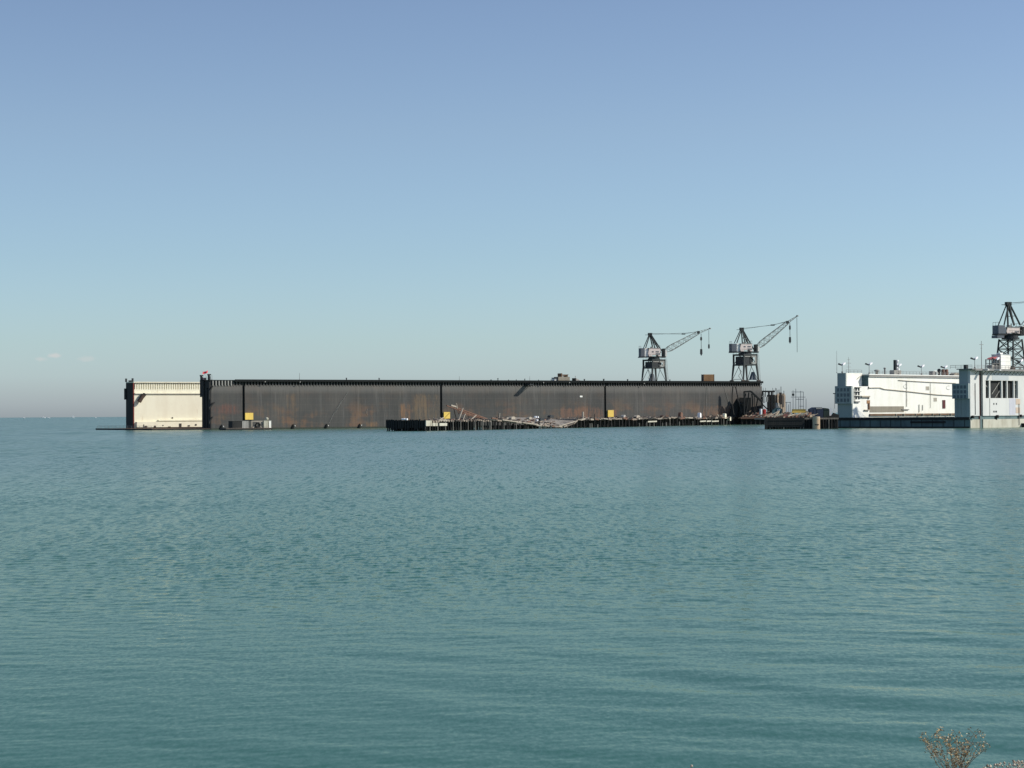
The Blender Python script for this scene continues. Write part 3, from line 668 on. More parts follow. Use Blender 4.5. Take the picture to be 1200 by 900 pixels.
# near wing
ZN1 = DW.hit(1130, 450, V_NIN)[1]; ZN0 = DW.hit(1130, 467.3, V_NIN)[1]
mb = MB(DW); mb.box(0, LW, 1.0, V_NIN, ZP-.2, ZN1); mb.box(0, LW, 1.002, V_NSET, ZN1-.003, HW)
j0, _ = DW.hit(1148.3, 470, 0); j1, _ = DW.hit(1151.9, 470, 0)
w0, wz1 = DW.hit(1154.2, 445.8, 0); w1, wz0 = DW.hit(1193, 466.6, 0)
zb1 = DW.hit(1160, 487.2, 0)[1]; zb2 = DW.hit(1160, 491.2, 0)[1]
p = MB(DW); p.box(0, j0, 0, .997, zb1, HW-.01)
p.box(j1, w0, 0, .997, zb1, HW-.01); p.box(w1, LW, 0, .997, zb1, HW-.01)
p.box(w0+.003, w1-.003, .001, .996, zb1+.001, wz0); p.box(w0+.003, w1-.003, .001, .996, wz1, HW-.011)
mb.build('wing_core', M['blue_grey'], WK)
p.build('wing_wall', M['lavender'], WK)['label'] = 'pale grey outer wall of the near wing'
MB(DW).box(-.25, -.003, 1.0, V_NSET, ZN1+.01, HW).build('shaded_end_plate', M['blue_grey'], WK)  # shade on this end painted in by a blue grey plate
MB(DW).box(-.25, -.003, .02, V_NIN, ZP-.2, ZN1).build('shaded_end_plate', M['blue_grey'], WK)
MB(DW).box(0, LW, .35, .999, zb2+.002, zb1-.002).build('recess_shadow_band', M['pont'], WK)  # shadow stripe above the hull, painted as a dark band
q = MB(DW); q.box(0, j0, 0, .298, -1.5, zb2); q.box(j1, LW, 0, .298, -1.5, zb2); q.build('hull_side', M['stained'], WK)
MB(DW).box(j0+.02, j1-.02, .7, .998, -1, HW-.3).build('joint_seal', M['black'], WK)
MB(DW).box(j0-.25, j0-.003, -.06, .3, 0, HW-.5).build('joint_pipe', M['maroon'], WK)
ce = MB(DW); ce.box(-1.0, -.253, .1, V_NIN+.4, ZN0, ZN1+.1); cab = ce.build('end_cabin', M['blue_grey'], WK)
for r in range(3):
    for c_ in range(4):
        v0 = .9+c_*(V_NIN-.6)/4; zz = ZN1-.5-r*(ZN1-ZN0)/3.1
        MB(DW).box(-1.03, -1.0, v0, v0+(V_NIN-.6)/4*.72, zz-1.05, zz).build('window', M['shade_glass'], cab)
for v in (1.4, 3.2, V_NIN-1.2): MB(DW).box(-.4, -.253, v, v+.2, ZP, ZN0-.01).build('end_stiffener', M['blue_grey'], WK)
# big opening with posts and braces
MB(DW).box(w0-.3, w1+.3, .94, .999, wz0-.2, wz1+.2).build('opening_back', M['black'], WK)  # black sheet paints the dark interior of the opening
for px, w_ in ((1154.8, .35), (1159.8, .75), (1174.2, .6), (1180.3, .55), (1188.4, .6), (1192.8, .3)):
    a, _ = DW.hit(px, 456, .1); MB(DW).box(a-w_/2, a+w_/2, .08, .55, wz0+.003, wz1-.003).build('opening_post', M['lavender'], WK)
mb = MB(DW)
for x0, y0, x1, y1 in ((1154.5, 451, 1158, 455.5), (1162, 462, 1171, 448), (1166, 466, 1173, 455), (1189, 450, 1192.5, 454), (1189, 456, 1192.5, 459)):
    a, z = DW.hit(x0, y0, .7); b, z_ = DW.hit(x1, y1, .7); mb.beam((a, .7, z), (b, .7, z_), .2)
mb.build('opening_brace', M['pipe'], WK)
a, z1_ = DW.hit(1162.5, 437.2, 0); b, z0_ = DW.hit(1182, 445.5, 0)
MB(DW).box(a, b, -.05, -.002, z0_, z1_).build('patch_panel', M['pale_panel'], WK)
a, z1_ = DW.hit(1182.5, 467, 0); b, z0_ = DW.hit(1190, 486, 0)
MB(DW).box(a, b, -.03, -.002, z0_, z1_).build('patch_panel', weathered('lilac_panel', (.48, .49, .53), None, .2), WK)
for y0, y1 in ((467.5, 474), (477.5, 484)):
    a, z1_ = DW.hit(1190.3, y0, 0); b, z0_ = DW.hit(1195.5, y1, 0); MB(DW).box(a, b, -.06, -.032, z0_, z1_).build('buff_panel', weathered('buff_panel', (.52, .42, .33), None, .4), WK)
a, z = DW.hit(1193.8, 486, 0); MB(DW).tube([(a, -.2, DW.hit(1193.8, 473, 0)[1]), (a, -.2, DW.hit(1193.8, 498, 0)[1])], .1, 5).build('pipe', M['rail'], WK)
a, z = DW.hit(1142.8, 486, 0); MB(DW).tube([(a, -.12, DW.hit(1142.8, 449, 0)[1]), (a, -.12, DW.hit(1142.8, 486, 0)[1])], .1, 5).build('pipe', M['rail'], WK)
a, z = DW.hit(1159.8, 486, 0); MB(DW).tube([(a, -.1, wz0), (a, -.1, zb1)], .06, 5).build('pipe', M['pipe'], WK)
for x, y in ((1140.3, 488.6), (1169, 488), (1196.4, 487.4)):
    a, z = DW.hit(x, y, -.3); MB(DW).lathe((a, -.25, z-.45), [(.5, 0), (.55, .45), (.4, .9)], 10).build('bollard', M['black'], WK)
a, z = DW.hit(1168, 490.8, 0); MB(DW).box(a-.2, a+.2, -.1, .3, z-.3, z+.3).build('fairlead', M['black'], WK)
for yy, marks in ((473.3, ((1164.6, 1.1), (1167.6, 1.1))), (482.3, ((1164.4, .9), (1165.9, .9), (1167.5, 1.2)))):      # draught marks
    for x, w_ in marks:
        a, z = DW.hit(x, yy, 0); mb = MB(DW); mb.box(a-.25*w_, a+.3*w_, -.03, -.003, z-.28, z+.28); mb.build('draught_mark', M['dark'], WK)
# walkway on the near wing's edge with struts
zk = HW
MB(DW).box(-1.2, LW, -1.5, V_NSET+.3, HW+.003, HW+.28).build('top_deck', M['rail'], WK)
mb = MB(DW); mb.box(.5, LW, -1.62, -1.503, HW-.35, HW+.28)
k = 3.0
while k < LW: mb.beam((k, -1.45, HW-.05), (k, -.02, HW-1.5), .16); k += 2.2
mb.build('walkway', M['rail'], WK)
for px in (1147.5, 1161.5):                          # big davit brackets that throw the slanting shadows
    a, _ = DW.hit(px, 435, 0); mb = MB(DW); mb.box(a-.5, a+.5, -3.4, -1.63, HW-.3, HW+.1); mb.box(a-.45, a+.45, -1.5, -.004, HW-.6, HW-.02); mb.build('side_platform', M['lavender'], WK)
railing(DW, .2, LW, -1.45, HW+.28).build('railing', M['rail'], WK)
mb = railing(DW, -1.1, -1.0, 0, HW+.28); mb = MB(DW)
for v in (-1.4, .6, 2.6, 4.6, 6.5): mb.tube([(-1.1, v, HW+.28), (-1.1, v, HW+1.35)], .05, 4)
for h in (.8, 1.35): mb.tube([(-1.1, -1.4, HW+h), (-1.1, 6.5, HW+h)], .05, 4)
mb.build('railing', M['rail'], WK)
a, z = DW.hit(1135, 428, 1.2); MB(DW).box(-.6, .2, .8, 2.0, HW+.282, HW+1.5).build('ballast_vent', M['dark'], WK)

# twin-headed lamps
def lamp(px, ybase, ytop, v, zb, label):
    a, _ = DW.hit(px, ybase, v); zt = DW.hit(px, ytop, v)[1]
    t = thing('lamp_post', DW.W(a, v, zb), T2, label, 'lamp post', 'twin lamps on the white dock')
    MB(DW).tube([(a, v, zb), (a, v, zt)], .09, 6).build('pole', M['rail'], t)
    MB(DW).lathe((a, v, zb), [(.3, 0), (.25, .5), (.12, .6)], 8).build('base', M['rail'], t)
    c = DW.W(a, v, zt)
    for s, mt in ((-1, 'dark'), (1, 'lamp')):  # left head coloured as shaded, right head white as sunlit
        X = Vector((1, 0, 0)); mb = MB()
        p0 = c+X*(s*.15); p1 = c+X*(s*1.25)+Vector((0, -.3, .45)); mb.beam(p0, p1, .5, .3, .75)
        if s == 1:
            LF = Frame(c, R(48)); mb = MB(LF); z_ = c.z; mb.prism([(.1, z_-.05), (1.55, z_+.42), (1.65, z_+.95), (.9, z_+.8), (.12, z_+.4)], -.3, .3)
        mb.build('lamp_head', M[mt], t)
vt = V_SET+1
lamp(987, 437, 428, V_SET+1.2, HF, 'twin headed lamp at the far wing\'s left corner beside the whip aerial')
vl = V_FIN+.8; zl_ = ZTI+.353
lamp(1018.6, 440, 427.8, vl, zl_, 'twin headed lamp above the recess near the left end of the white wall')
lamp(1052.8, 440, 429.3, vl, zl_, 'twin headed lamp just right of the dark exhaust stack')
lamp(1079.8, 440, 430.4, vl, zl_, 'twin headed lamp alone halfway along the white wall, right of the exhaust stack lamp')
lamp(1106.8, 440, 431.2, vl, zl_, 'twin headed lamp over reddish deck fittings, left of the near wing\'s end')
lamp(1142.3, 432, 421.3, .8, HW+.283, 'twin headed lamp on the near wing beside the tall lattice aerial')
lamp(1167.5, 432, 422, .8, HW+.283, 'twin headed lamp in front of the red topped winch')
lamp(1195.5, 432, 424, .8, HW+.283, 'twin headed lamp below the right crane, at the picture\'s right edge')
# aerials
mast(DW, 980.7, 437, 411, V_FOUT-.5, HF, .07, 'very thin whip aerial at the white dock\'s left corner', 'aerial', 'whip_aerial', group='aerials on the white dock')
mast(DW, 994.6, 437, 418.5, V_SET+1.0, HF, .08, 'short aerial with three crossarms on the far wing of the white dock', 'aerial', 'aerial_mast', cross=((421.5, .8), (425.5, 1.4), (430, 1.2)), group='aerials on the white dock')
mast(DW, 1150.3, 432, 399.5, 2.5, HW+.283, .13, 'tall aerial mast with crossarm beside the right crane', 'aerial', 'aerial_mast', cross=((403.8, 1.1), (408, .4)), group='aerials on the white dock')
# equipment on the white dock
def lathe_thing(name, px, v, zb, prof, mat, label, cat, group=None):
    a, _ = DW.hit(px, 438, v); o_ = MB(DW).lathe((a, v, zb), prof, 12).build(name, M[mat], None, DW.W(a, v, zb), T2, True); return tag(o_, label, cat, group)
a, _ = DW.hit(1048.8, 438, vl+2); t = thing('exhaust_stack', DW.W(a, vl+2, zl_), T2, 'tall dark exhaust stack with pale hood on the white dock\'s far wing', 'exhaust stack')
zt = DW.hit(1048.8, 421.8, vl+2)[1]
MB(DW).lathe((a, vl+2, zl_), [(.7, 0), (.7, .6), (.5, .7), (.5, zt-zl_)], 12).build('pipe', M['dark'], t)
MB(DW).lathe((a+1.3, vl+2, zl_), [(.8, 0), (.8, 2.2), (.3, 2.3), (.3, zt-zl_-.9), (.6, zt-zl_-.5), (.5, zt-zl_)], 12).build('hood', M['lamp'], t)
MB(DW).box(a-1.6, a+2.6, vl+1.2, vl+3, zl_+.004, zl_+1.5).build('casing', M['pipe'], t)
lathe_thing('deck_vent', 1027.5, vl+1, zl_, [(.5, 0), (.5, .9), (.9, 1.0), (.9, 1.4), (.3, 1.6)], 'pipe', 'mushroom vent between the two left lamps on the white wall', 'vent', 'vents on the white dock')
lathe_thing('deck_vent', 1036.8, vl+1, zl_, [(.25, 0), (.25, 1.8), (.45, 1.9), (.35, 2.3)], 'rail', 'thin tall vent left of the dark exhaust stack', 'vent', 'vents on the white dock')
lathe_thing('deck_vent', 1100.5, vl+1.5, zl_, [(.45, 0), (.4, 1.2), (.65, 1.3), (.6, 2.0), (.3, 2.3)], 'dark', 'dark mushroom vent left of the reddish deck fittings', 'vent', 'vents on the white dock')
for px, sc_, nm in ((1105.2, 1.0, 'left'), (1109.2, 1.0, 'right')):
    lathe_thing('deck_tank', px, vl+2, zl_, [(.62, 0), (.68, .3), (.62, 2.0), (.3, 2.2)], 'wood_red', f'reddish upright tank, the {nm} one of the pair behind the lamp', 'tank', 'reddish tanks on the white dock')
a, _ = DW.hit(1095, 438, vl+1.2); t = thing('mooring_winch', DW.W(a, vl+1.2, zl_), T2, 'grey mooring winch with arched pipe on the white wall, left of the vents', 'winch')
MB(DW).box(a-2.2, a-.7, vl+.4, vl+2, zl_+.004, zl_+1.4).build('motor', M['rail'], t)
mb = MB(DW); mb.tube([(a-.7, vl+1.2, zl_+1.1), (a, vl+1.2, zl_+1.5), (a+1.4, vl+1.2, zl_+1.4), (a+2.2, vl+1.2, zl_+.6)], .16, 6); mb.build('pipe', M['white'], t)
mb = MB(DW); mb.tube([(a-.4, vl+.4, zl_+.6), (a-.4, vl+2.0, zl_+.6)], .5, 12); mb.build('drum', M['dark'], t)
a, _ = DW.hit(1120, 438, vl+1); t = MB(DW).prism([(a-2.5, zl_), (a-2, zl_+.6), (a-.8, zl_+.95), (a+.8, zl_+.9), (a+2, zl_+.5), (a+2.4, zl_)], vl+.3, vl+2.2).build('covered_gear', M['tan'], None, DW.W(a, vl+1, zl_), T2)
tag(t, 'low tan covered gear on the white wall just left of the near wing', 'cover')
# white deck house, red-topped winch
a, _ = DW.hit(1172.9, 425, 1.8); b, _ = DW.hit(1184.3, 425, 1.8); zt = DW.hit(1178, 416, 1.8)[1]
t = thing('deck_house', DW.W((a+b)/2, 3, HW+.283), T2, 'small white deck house standing under the right crane', 'deck house')
MB(DW).box(a, b, 1.8, 5.2, HW+.283, zt).build('wall', M['white'], t)
MB(DW).box(a-.1, b+.1, 1.7, 5.3, zt+.002, zt+.2).build('roof', M['pale_panel'], t)
MB(DW).box(a+1.0, a+2.6, 2.6, 4, zt+.203, zt+.7).build('roof_hatch', M['white'], t)
for k in range(1, 4): MB(DW).box(a+.02, b-.02, 1.765, 1.797, HW+.3+(zt-HW)*k/4, HW+.36+(zt-HW)*k/4).build('siding_batten', M['pale_panel'], t)
MB(DW).box(a-.04, a-.003, 2.5, 3.4, HW+.3, HW+2.2).build('door', M['blue_grey'], t)
a, _ = DW.hit(1162.5, 425, 2.0); b, _ = DW.hit(1171.5, 425, 2.0); zt = DW.hit(1166, 421, 2.0)[1]
t = thing('deck_winch', DW.W((a+b)/2, 3, HW+.283), T2, 'grey winch stand with red top left of the white deck house', 'winch')
mb = MB(DW)
for uu in (a, (a+b)/2, b-.3):
    for vv in (2.0, 4.2): mb.box(uu, uu+.25, vv, vv+.25, HW+.283, zt)
for f in (.3, .6, .97): mb.box(a, b, 2.02, 4.4, HW+.283+(zt-HW-.3)*f-.12, HW+.283+(zt-HW-.3)*f)
mb.build('stand', M['rail'], t)
MB(DW).box(a+.3, b-.8, 2.4, 4.0, HW+.6, HW+1.7).build('motor', M['concrete'], t)
mb = MB(DW); mb.prism([(a, zt+.003), (b, zt+.003), (b-.3, zt+.4), (b-1.2, zt+.85), (a+1.2, zt+.5)], 2.2, 4.1); mb.build('cover', weathered('faded_red', (.42, .12, .12), None, .5), t)
# right crane
bu, _ = DW.hit(1184.5, 431, 4.6)
crane(DW.W(bu, 4.6, HW+.283), T2, R(20), dict(cx=1184, y1=415, y2=397.5, foot=(4.0, 3.2, 2.7, 2.6), house=(1180.5, 1196, 382.5, 391), cw=(1168.3, 1179, 381, 396),
      apex=(1181.3, 354.8), back=(1173.3, 381), mid=(1184.6, 381), front=(1192, 381), root=(1198, 384), head=(1242, 351), tip=(1256, 342), post=(1196.5, 383), link=(1222, 352),
      hook1=(1246, 352, 380, [(357, 362, .6), (372, 380, .9)]), hook2=(1255, 344, 388, [])), 'portal crane on lattice legs behind the white deck house at the right edge', 'lattice')
# black pontoon by the hull
a = at_z(1195, 500.6); PFb = Frame(a, T2)
t = thing('work_pontoon', a, T2, 'low black pontoon moored against the white dock at the right edge', 'pontoon')
mb = MB(PFb); mb.prism([(0, -.4), (14, -.4), (14, 1.15), (-.5, 1.15), (-.5, .5)], -2.2, -.1); mb.build('hull', M['black'], t)
mb = MB(PFb); mb.box(-.6, 14, -2.3, -.05, 1.153, 1.3); mb.build('deck', M['rail'], t)

# ------------------------------------------------------------------ wrecked timber pier
pa, pb = at_z(498.5, 505.1), at_z(872, 497.4)
TP = math.atan2(pb.y-pa.y, pb.x-pa.x); PR = Frame(pa, TP); LP = (pb-pa).length
pu = lambda px: PR.hit(px, 495)[0]
WP = min(16.0, max(9.0, PR.hitu(452.5)))
ZD = 3.35
print('pier', round(math.degrees(TP), 1), round(LP, 1), 'deck z', [round(PR.hit(x, y)[1], 2) for x, y in ((470, 492.6), (540, 493), (575, 489.5), (700, 491), (860, 489.5))])
PG = 'sections of the wrecked pier'
def pile(t, u, v, z0, z1, r, mat, lean=0):
    mb = MB(PR); mb.tube([(u+lean*1.2, v+lean, -1.0), (u+lean*.3, v+lean*.2, (z0+z1)/2), (u, v, z1)], r, 7, r*.92)
    return mb.build('pile', M[mat], t)
rnd = random.Random(3)
# left section: intact; its tarred, fendered end faces the camera
u0, u1 = 0.0, pu(575)
s1 = thing('timber_pier', PR.W(0, 0, 0), TP, 'left part of the wrecked pier, level, with a black fendered end', 'pier', PG)
MB(PR).box(.4, u1, .25, WP, ZD-.55, ZD).build('deck', M['wood'], s1)
mb = MB(PR); mb.box(0, .397, -.1, WP+.1, ZD-2.3, ZD+.12); k = -.1
while k < WP:
    mb.box(-.28, -.003, k, k+rnd.uniform(.45, .7), ZD-2.3-rnd.uniform(0, .7), ZD+rnd.uniform(.05, .45)); k += rnd.uniform(.75, .95)
mb.build('fender_wall', M['black'], s1)
MB(PR).box(.6, u1, WP*.5, WP*.5+.3, -1, ZD-.552).build('underdeck_shade_wall', M['black'], s1)  # black wall added to paint the darkness under the deck
MB(PR).box(1.6, 1.9, .5, WP-2.2, -1, ZD-.554).build('underdeck_shade_wall', M['black'], s1)  # same dark sheet behind the end piles, standing in for under-deck shade
for px0, px1, y0, y1 in ((499.3, 506.3, 492.8, 499.2), (506.8, 513, 495.7, 499.2), (515, 524, 495.8, 499)):
    a, z1_ = PR.hit(px0, y0, -.4); b, z0_ = PR.hit(px1, y1, -.4); MB(PR).box(a, b, -.42, -.13, z0_, z1_).build('face_board', M['stained'], s1)
def ragged(t, ua, ub, zf, v=0.0, seed=1, name='edge_beam'):
    rr = random.Random(seed); u = ua
    while u < ub-.6:
        l = rr.uniform(1.2, 5.5); e = min(u+l, ub)
        if rr.random() < .88:
            mt = rr.choice(('wood', 'wood', 'wood_pale', 'wood_red', 'pile', 'dark_rust', 'wood_dark', 'wood_dark'))
            mb = MB(PR); mb.beam((u+.05, v+rr.uniform(-.15, .1), zf(u)+rr.uniform(-.35, .22)), (e-.05, v+rr.uniform(-.15, .1), zf(e)+rr.uniform(-.35, .22)), rr.uniform(.25, .4), rr.uniform(.3, .65)); mb.build(name, M[mt], t)
        u = e
ragged(s1, .4, u1, lambda u: ZD-.18, 0, 5)
for k in range(16): pile(s1, .25, .3+k*(WP-.6)/15+rnd.uniform(-.15, .15), 0, ZD-1.2, rnd.uniform(.2, .27), 'pile_pale' if k in (3, 9) else 'pile', rnd.uniform(-.15, .15))
for k in range(26):
    u = .8+k*(u1-2)/25
    pile(s1, u, -.2, 0, ZD-.05, rnd.uniform(.2, .28), 'pile_pale' if k % 3 == 1 else 'tar', rnd.uniform(-.2, .2))  # some piles toned pale, as if catching the sun
for row in (2.6, 5.0):
    for k in range(24): pile(s1, 1+k*(u1-2)/23+rnd.uniform(-.4, .4), row, 0, ZD-.6, .22, 'pile', rnd.uniform(-.3, .3))
# middle section: collapsed towards the water
v0, v1 = pu(575), pu(676)
s2 = thing('timber_pier', PR.W(v0, 0, 0), TP, 'middle part of the wrecked pier, its deck collapsed and slumped into the water', 'pier', PG)
ctrl_n = [(575, 490.5), (590, 492.5), (605, 494.5), (620, 496.5), (635, 498.6), (650, 499.6), (662, 499.3), (670, 496.5), (677, 492.5)]
ctrl_f = [(575, 489.5), (600, 490.5), (620, 490.2), (635, 489.4), (650, 488.8), (665, 488.8), (677, 489.8)]
def interp(c, x):
    for (xa, ya), (xb, yb) in zip(c, c[1:]):
        if xa <= x <= xb: return ya+(yb-ya)*(x-xa)/(xb-xa)
    return c[-1][1] if x > c[-1][0] else c[0][1]
nx, ny = 46, 8; top = []
for i in range(nx+1):
    px = 575+(677-575)*i/nx; un, zn = PR.hit(px, interp(ctrl_n, px), 0); uu2, zf = PR.hit(px, interp(ctrl_f, px), WP)
    for j in range(ny+1):
        f = j/ny; z = zn*(1-f)+zf*f + rnd.uniform(-.16, .16); z = max(z, .15)
        top.append((un, WP*f, z))
mb = MB(PR); nn = len(top); fs = []
for i in range(nx):
    for j in range(ny):
        q = i*(ny+1)+j; fs.append((q, q+ny+1, q+ny+2, q+1)); fs.append((q+nn, q+1+nn, q+ny+2+nn, q+ny+1+nn))
for i in range(nx):
    q = i*(ny+1); fs.append((q, q+nn, q+ny+1+nn, q+ny+1)); q += ny; fs.append((q, q+ny+1, q+ny+1+nn, q+nn))
for j in range(ny):
    fs.append((j, j+1, j+1+nn, j+nn)); q = nx*(ny+1)+j; fs.append((q, q+nn, q+1+nn, q+1))
mb.add(top+[(a_, b_, c_-.4) for a_, b_, c_ in top], fs); mb.build('deck', M['wood_dark2'], s2)
MB(PR).box(v0, pu(640), 3.2, 3.5, -1, 1.4).build('underdeck_shade_wall', M['black'], s2)  # shade below the slumped deck, put in as a black sheet
def zn_u(u):
    px = 575+(677-575)*max(0, min(1, (u-v0)/(v1-v0)))
    for _ in range(6): px += (u-PR.hit(px, 495)[0])*.25
    return max(.2, PR.hit(px, interp(ctrl_n, px))[1])
ragged(s2, v0, v1, lambda u: zn_u(u)-.05, -.2, 77)
ragged(s2, v0+6, v1-4, lambda u: zn_u(u)+.25, .9, 78)
for px0, px1 in ((588, 606), (612, 630), (655, 675)):
    mb = MB(PR); a, z = PR.hit(px0, interp(ctrl_n, px0)-.2, -.2); b, z_ = PR.hit(px1, interp(ctrl_n, px1)-.3, -.3)
    mb.beam((a, -.45, z), (b, -.5, z_), .25, .34); mb.build('edge_beam', M['wood_pale'], s2)
for k in range(34):
    px = 577+k*2.9; un, zn = PR.hit(px, interp(ctrl_n, px), 0)
    if zn > .7: pile(s2, un, rnd.uniform(-.1, .8), 0, zn-.3, rnd.uniform(.2, .27), 'pile_pale' if k % 5 == 0 else 'pile', rnd.uniform(-.3, .3))
    if k % 2: pile(s2, un+.6, 3.0, 0, max(.5, zn-.5), .24, 'pile', rnd.uniform(-.3, .3))
# right section
r0, r1 = pu(676), LP
s3 = thing('timber_pier', PR.W(r0, 0, 0), TP, 'right part of the wrecked pier, level, grey deck on dark piles', 'pier', PG)
mb = MB(PR)
cells = [(pu(a_), pu(b_), dz) for a_, b_, dz in ((676, 692, 0), (692, 735, .05), (735, 748, -.1), (748, 770, .12), (770, 783, .0), (783, 797, .3), (797, 815, -.05), (815, 842, -.1), (842, 873, .0))]
for a_, b_, dz in cells: mb.box(a_+.02, b_-.02, .25, WP, ZD-.5+dz, ZD+dz)
mb.build('deck', M['wood_dark2'], s3)
for i_, (a_, b_, dz) in enumerate(cells): ragged(s3, a_+.2, b_-.2, lambda u: ZD-.15+dz, 0, 40+i_)
MB(PR).box(r0, r1, WP*.45, WP*.45+.3, -1, ZD-.62).build('underdeck_shade_wall', M['black'], s3)  # added black sheet for the dark space beneath this deck
for px0, px1, y0, y1 in ((759, 769.5, 493.2, 495.0), (820, 827, 493, 494.5), (828, 833, 493, 494.4), (834, 842, 493.2, 494.3)):
    a, z1_ = PR.hit(px0, y0, -.4); b, z0_ = PR.hit(px1, y1, -.4); MB(PR).beam((a, -.42, (z0_+z1_)/2), (b, -.4, (z0_+z1_)/2+.1), .2, .55).build('face_board', M['stained'], s3)
for k in range(52):
    u = r0+.6+k*(r1-r0-1)/51+rnd.uniform(-.6, .6); sh = rnd.random() < .22
    pile(s3, u, rnd.uniform(-.1, .5), 0, rnd.uniform(1.2, 1.9) if sh else ZD-.4, rnd.uniform(.22, .34), 'pile_pale' if (sh or rnd.random() < .16) else 'pile', rnd.uniform(-.35, .35))
for row in (2.6,):
    for k in range(44): pile(s3, r0+1+k*(r1-r0-2)/43+rnd.uniform(-.6, .6), row, 0, ZD-.52, .24, 'pile', rnd.uniform(-.3, .3))
pile(s3, pu(696), -.3, 0, PR.hit(696, 485)[1], .13, 'pile')
# loose debris along the pier: nobody could count it
def debris(name, pxa, pxb, n, zfun, label, seed, vmax=5):
    rr = random.Random(seed)
    for mt, share in (('wood', .45), ('wood_pale', .3), ('wood_red', .25)):
        pass
    mb = MB(PR)
    for k in range(n):
        px = rr.uniform(pxa, pxb); v = rr.uniform(.2, vmax); u = PR.hit(px, 492, v)[0]; z = zfun(px, v)
        l = rr.uniform(.8, 4.5); a_ = rr.uniform(-1.2, 1.2); h = rr.uniform(.12, .38); ti = rr.uniform(-.08, .16)
        mb.beam((u, v, z+h/2), (u+l*math.cos(a_), v+abs(l*math.sin(a_)), z+h/2+l*ti), rr.uniform(.15, .35), h)
    m, nt, b = nodes('mixed_timber_'+str(seed))
    geo = nt.nodes.new('ShaderNodeNewGeometry')
    c = ramp(nt, geo.outputs['Random Per Island'], [(0, (.13, .10, .075)), (.25, (.27, .23, .18)), (.5, (.18, .095, .065)), (.66, (.38, .34, .27)), (.78, (.07, .055, .045)), (1, (.22, .18, .14))])
    nt.links.new(c, b.inputs['Base Color']); b.inputs['Roughness'].default_value = .85
    for nd in nt.nodes:
        if nd.type == 'VALTORGB': nd.color_ramp.interpolation = 'CONSTANT'
    return tag(mb.build(name, m, None, PR.W(PR.hit((pxa+pxb)/2, 492)[0], 2, 0), TP), label, 'debris', None, 'stuff')
def zmid(px, v):
    f = v/WP; zn = PR.hit(px, interp(ctrl_n, px), 0)[1]; zf = PR.hit(px, interp(ctrl_f, px), WP)[1]; return max(.1, zn*(1-f)+zf*f)
debris('timber_debris', 503, 573, 80, lambda px, v: ZD, 'broken planks strewn on the left part of the wrecked pier', 11)
debris('timber_debris', 577, 676, 170, zmid, 'broken planks strewn over the slumped middle of the wrecked pier', 12, 12)
debris('timber_debris', 680, 868, 190, lambda px, v: ZD+.05, 'broken planks strewn along the right part of the wrecked pier', 13)
def on_pier(px, yb, v=3.0): a, z = PR.hit(px, yb, v); return a
# fallen gangway truss
t = None
a0, zA = PR.hit(526.5, 475.3, 4); a1, zB = PR.hit(569, 490.8, 4)
t = thing('fallen_gangway', PR.W(a1, 4, ZD), TP, 'rusty collapsed gangway truss leaning up from the left part of the pier', 'gangway')
mb = MB(PR)
P0, P1 = (a0, zA), (a1, zB); n = 11
for s in (3.4, 5.0):
    mb.beam((a0, s, zA), (a1, s, zB), .34, .3); lo = 1.35
    mb.beam((a0+9, s, zA-(zA-zB)*.2-1.5), (a1, s, zB-.1), .2)
    for k in range(2, n):
        f = k/n; g = (k+.6)/n; h = lo*min(1, (1-f)*2.2)
        if k % 3 != 1: mb.beam((a0+(a1-a0)*f, s, zA+(zB-zA)*f), (a0+(a1-a0)*g, s, zA+(zB-zA)*g-h), .16)
mb.build('truss', M['wood_red'], t)
mb = MB(PR)
mb.beam((a0-.3, 3.2, zA+.1), (a0+4, 3.2, zA-.5), .3, .5); mb.beam((a0+3.2, 3.0, zA+.7), (a0+3.8, 3.0, zA-1), .25)
mb.build('handrail', M['wood_pale'], t)
for i, (x0, y0, x1, y1, mt, lb) in enumerate(((542.5, 478, 538, 492, 'wood_pale', 'pale prop standing under the fallen gangway truss'), (558, 486.5, 552, 492, 'wood_pale', 'pale beam leaning right of the props under the fallen gangway'),
        (545, 485, 543, 492, 'wood_pale', 'short bleached stake under the middle of the fallen gangway'), (532, 479, 536, 492, 'dark_rust', 'dark prop under the raised end of the fallen gangway'),
        (516, 489.5, 518.5, 493, 'wood_pale', 'pale crossed timbers at the foot of the second wall joint'), (585.5, 484, 585.5, 491, 'wood_pale', 'bleached stake upright at the left of the slumped deck'))):
    a, z = PR.hit(x0, y0, 2.2); b, z_ = PR.hit(x1, y1, 2.2); mb = MB(PR); mb.beam((a, 2.2, z), (b, 2.4, min(z_, ZD)), .28)
    if i == 4: mb.beam((a+2.2, 2.1, z+.1), (b-2.6, 2.3, min(z_, ZD)), .3)
    tag(mb.build('loose_timber', M[mt], None, PR.W(b, 2.3, ZD), TP), lb, 'timber', 'loose timbers on the pier')
def lumpy(name, px, yb, w, h, mat, label, cat, v=1.5, z=None, group=None, fr=None):
    fr = fr or PR; a, zz = fr.hit(px, yb, v); zz = zz if z is None else z; d = min(w, 1.2)
    mb = MB(fr); mb.prism([(a-w/2, zz), (a+w/2, zz), (a+w*.46, zz+h*.72), (a+w*.2, zz+h), (a-w*.32, zz+h*.96), (a-w*.5, zz+h*.6)], v-d/2, v+d/2)
    return tag(mb.build(name, M[mat], None, fr.W(a, v, zz), fr.th), label, cat, group)
lumpy('white_float', 473, 492.2, 1.0, .6, 'lamp', 'left one of two small white blocks on the black fendered pier end', 'block', 7.6, ZD+.2, 'white blocks on the pier')
lumpy('white_float', 476.2, 492.2, .8, .55, 'lamp', 'right one of two small white blocks on the black fendered pier end', 'block', 6.6, ZD+.2, 'white blocks on the pier')
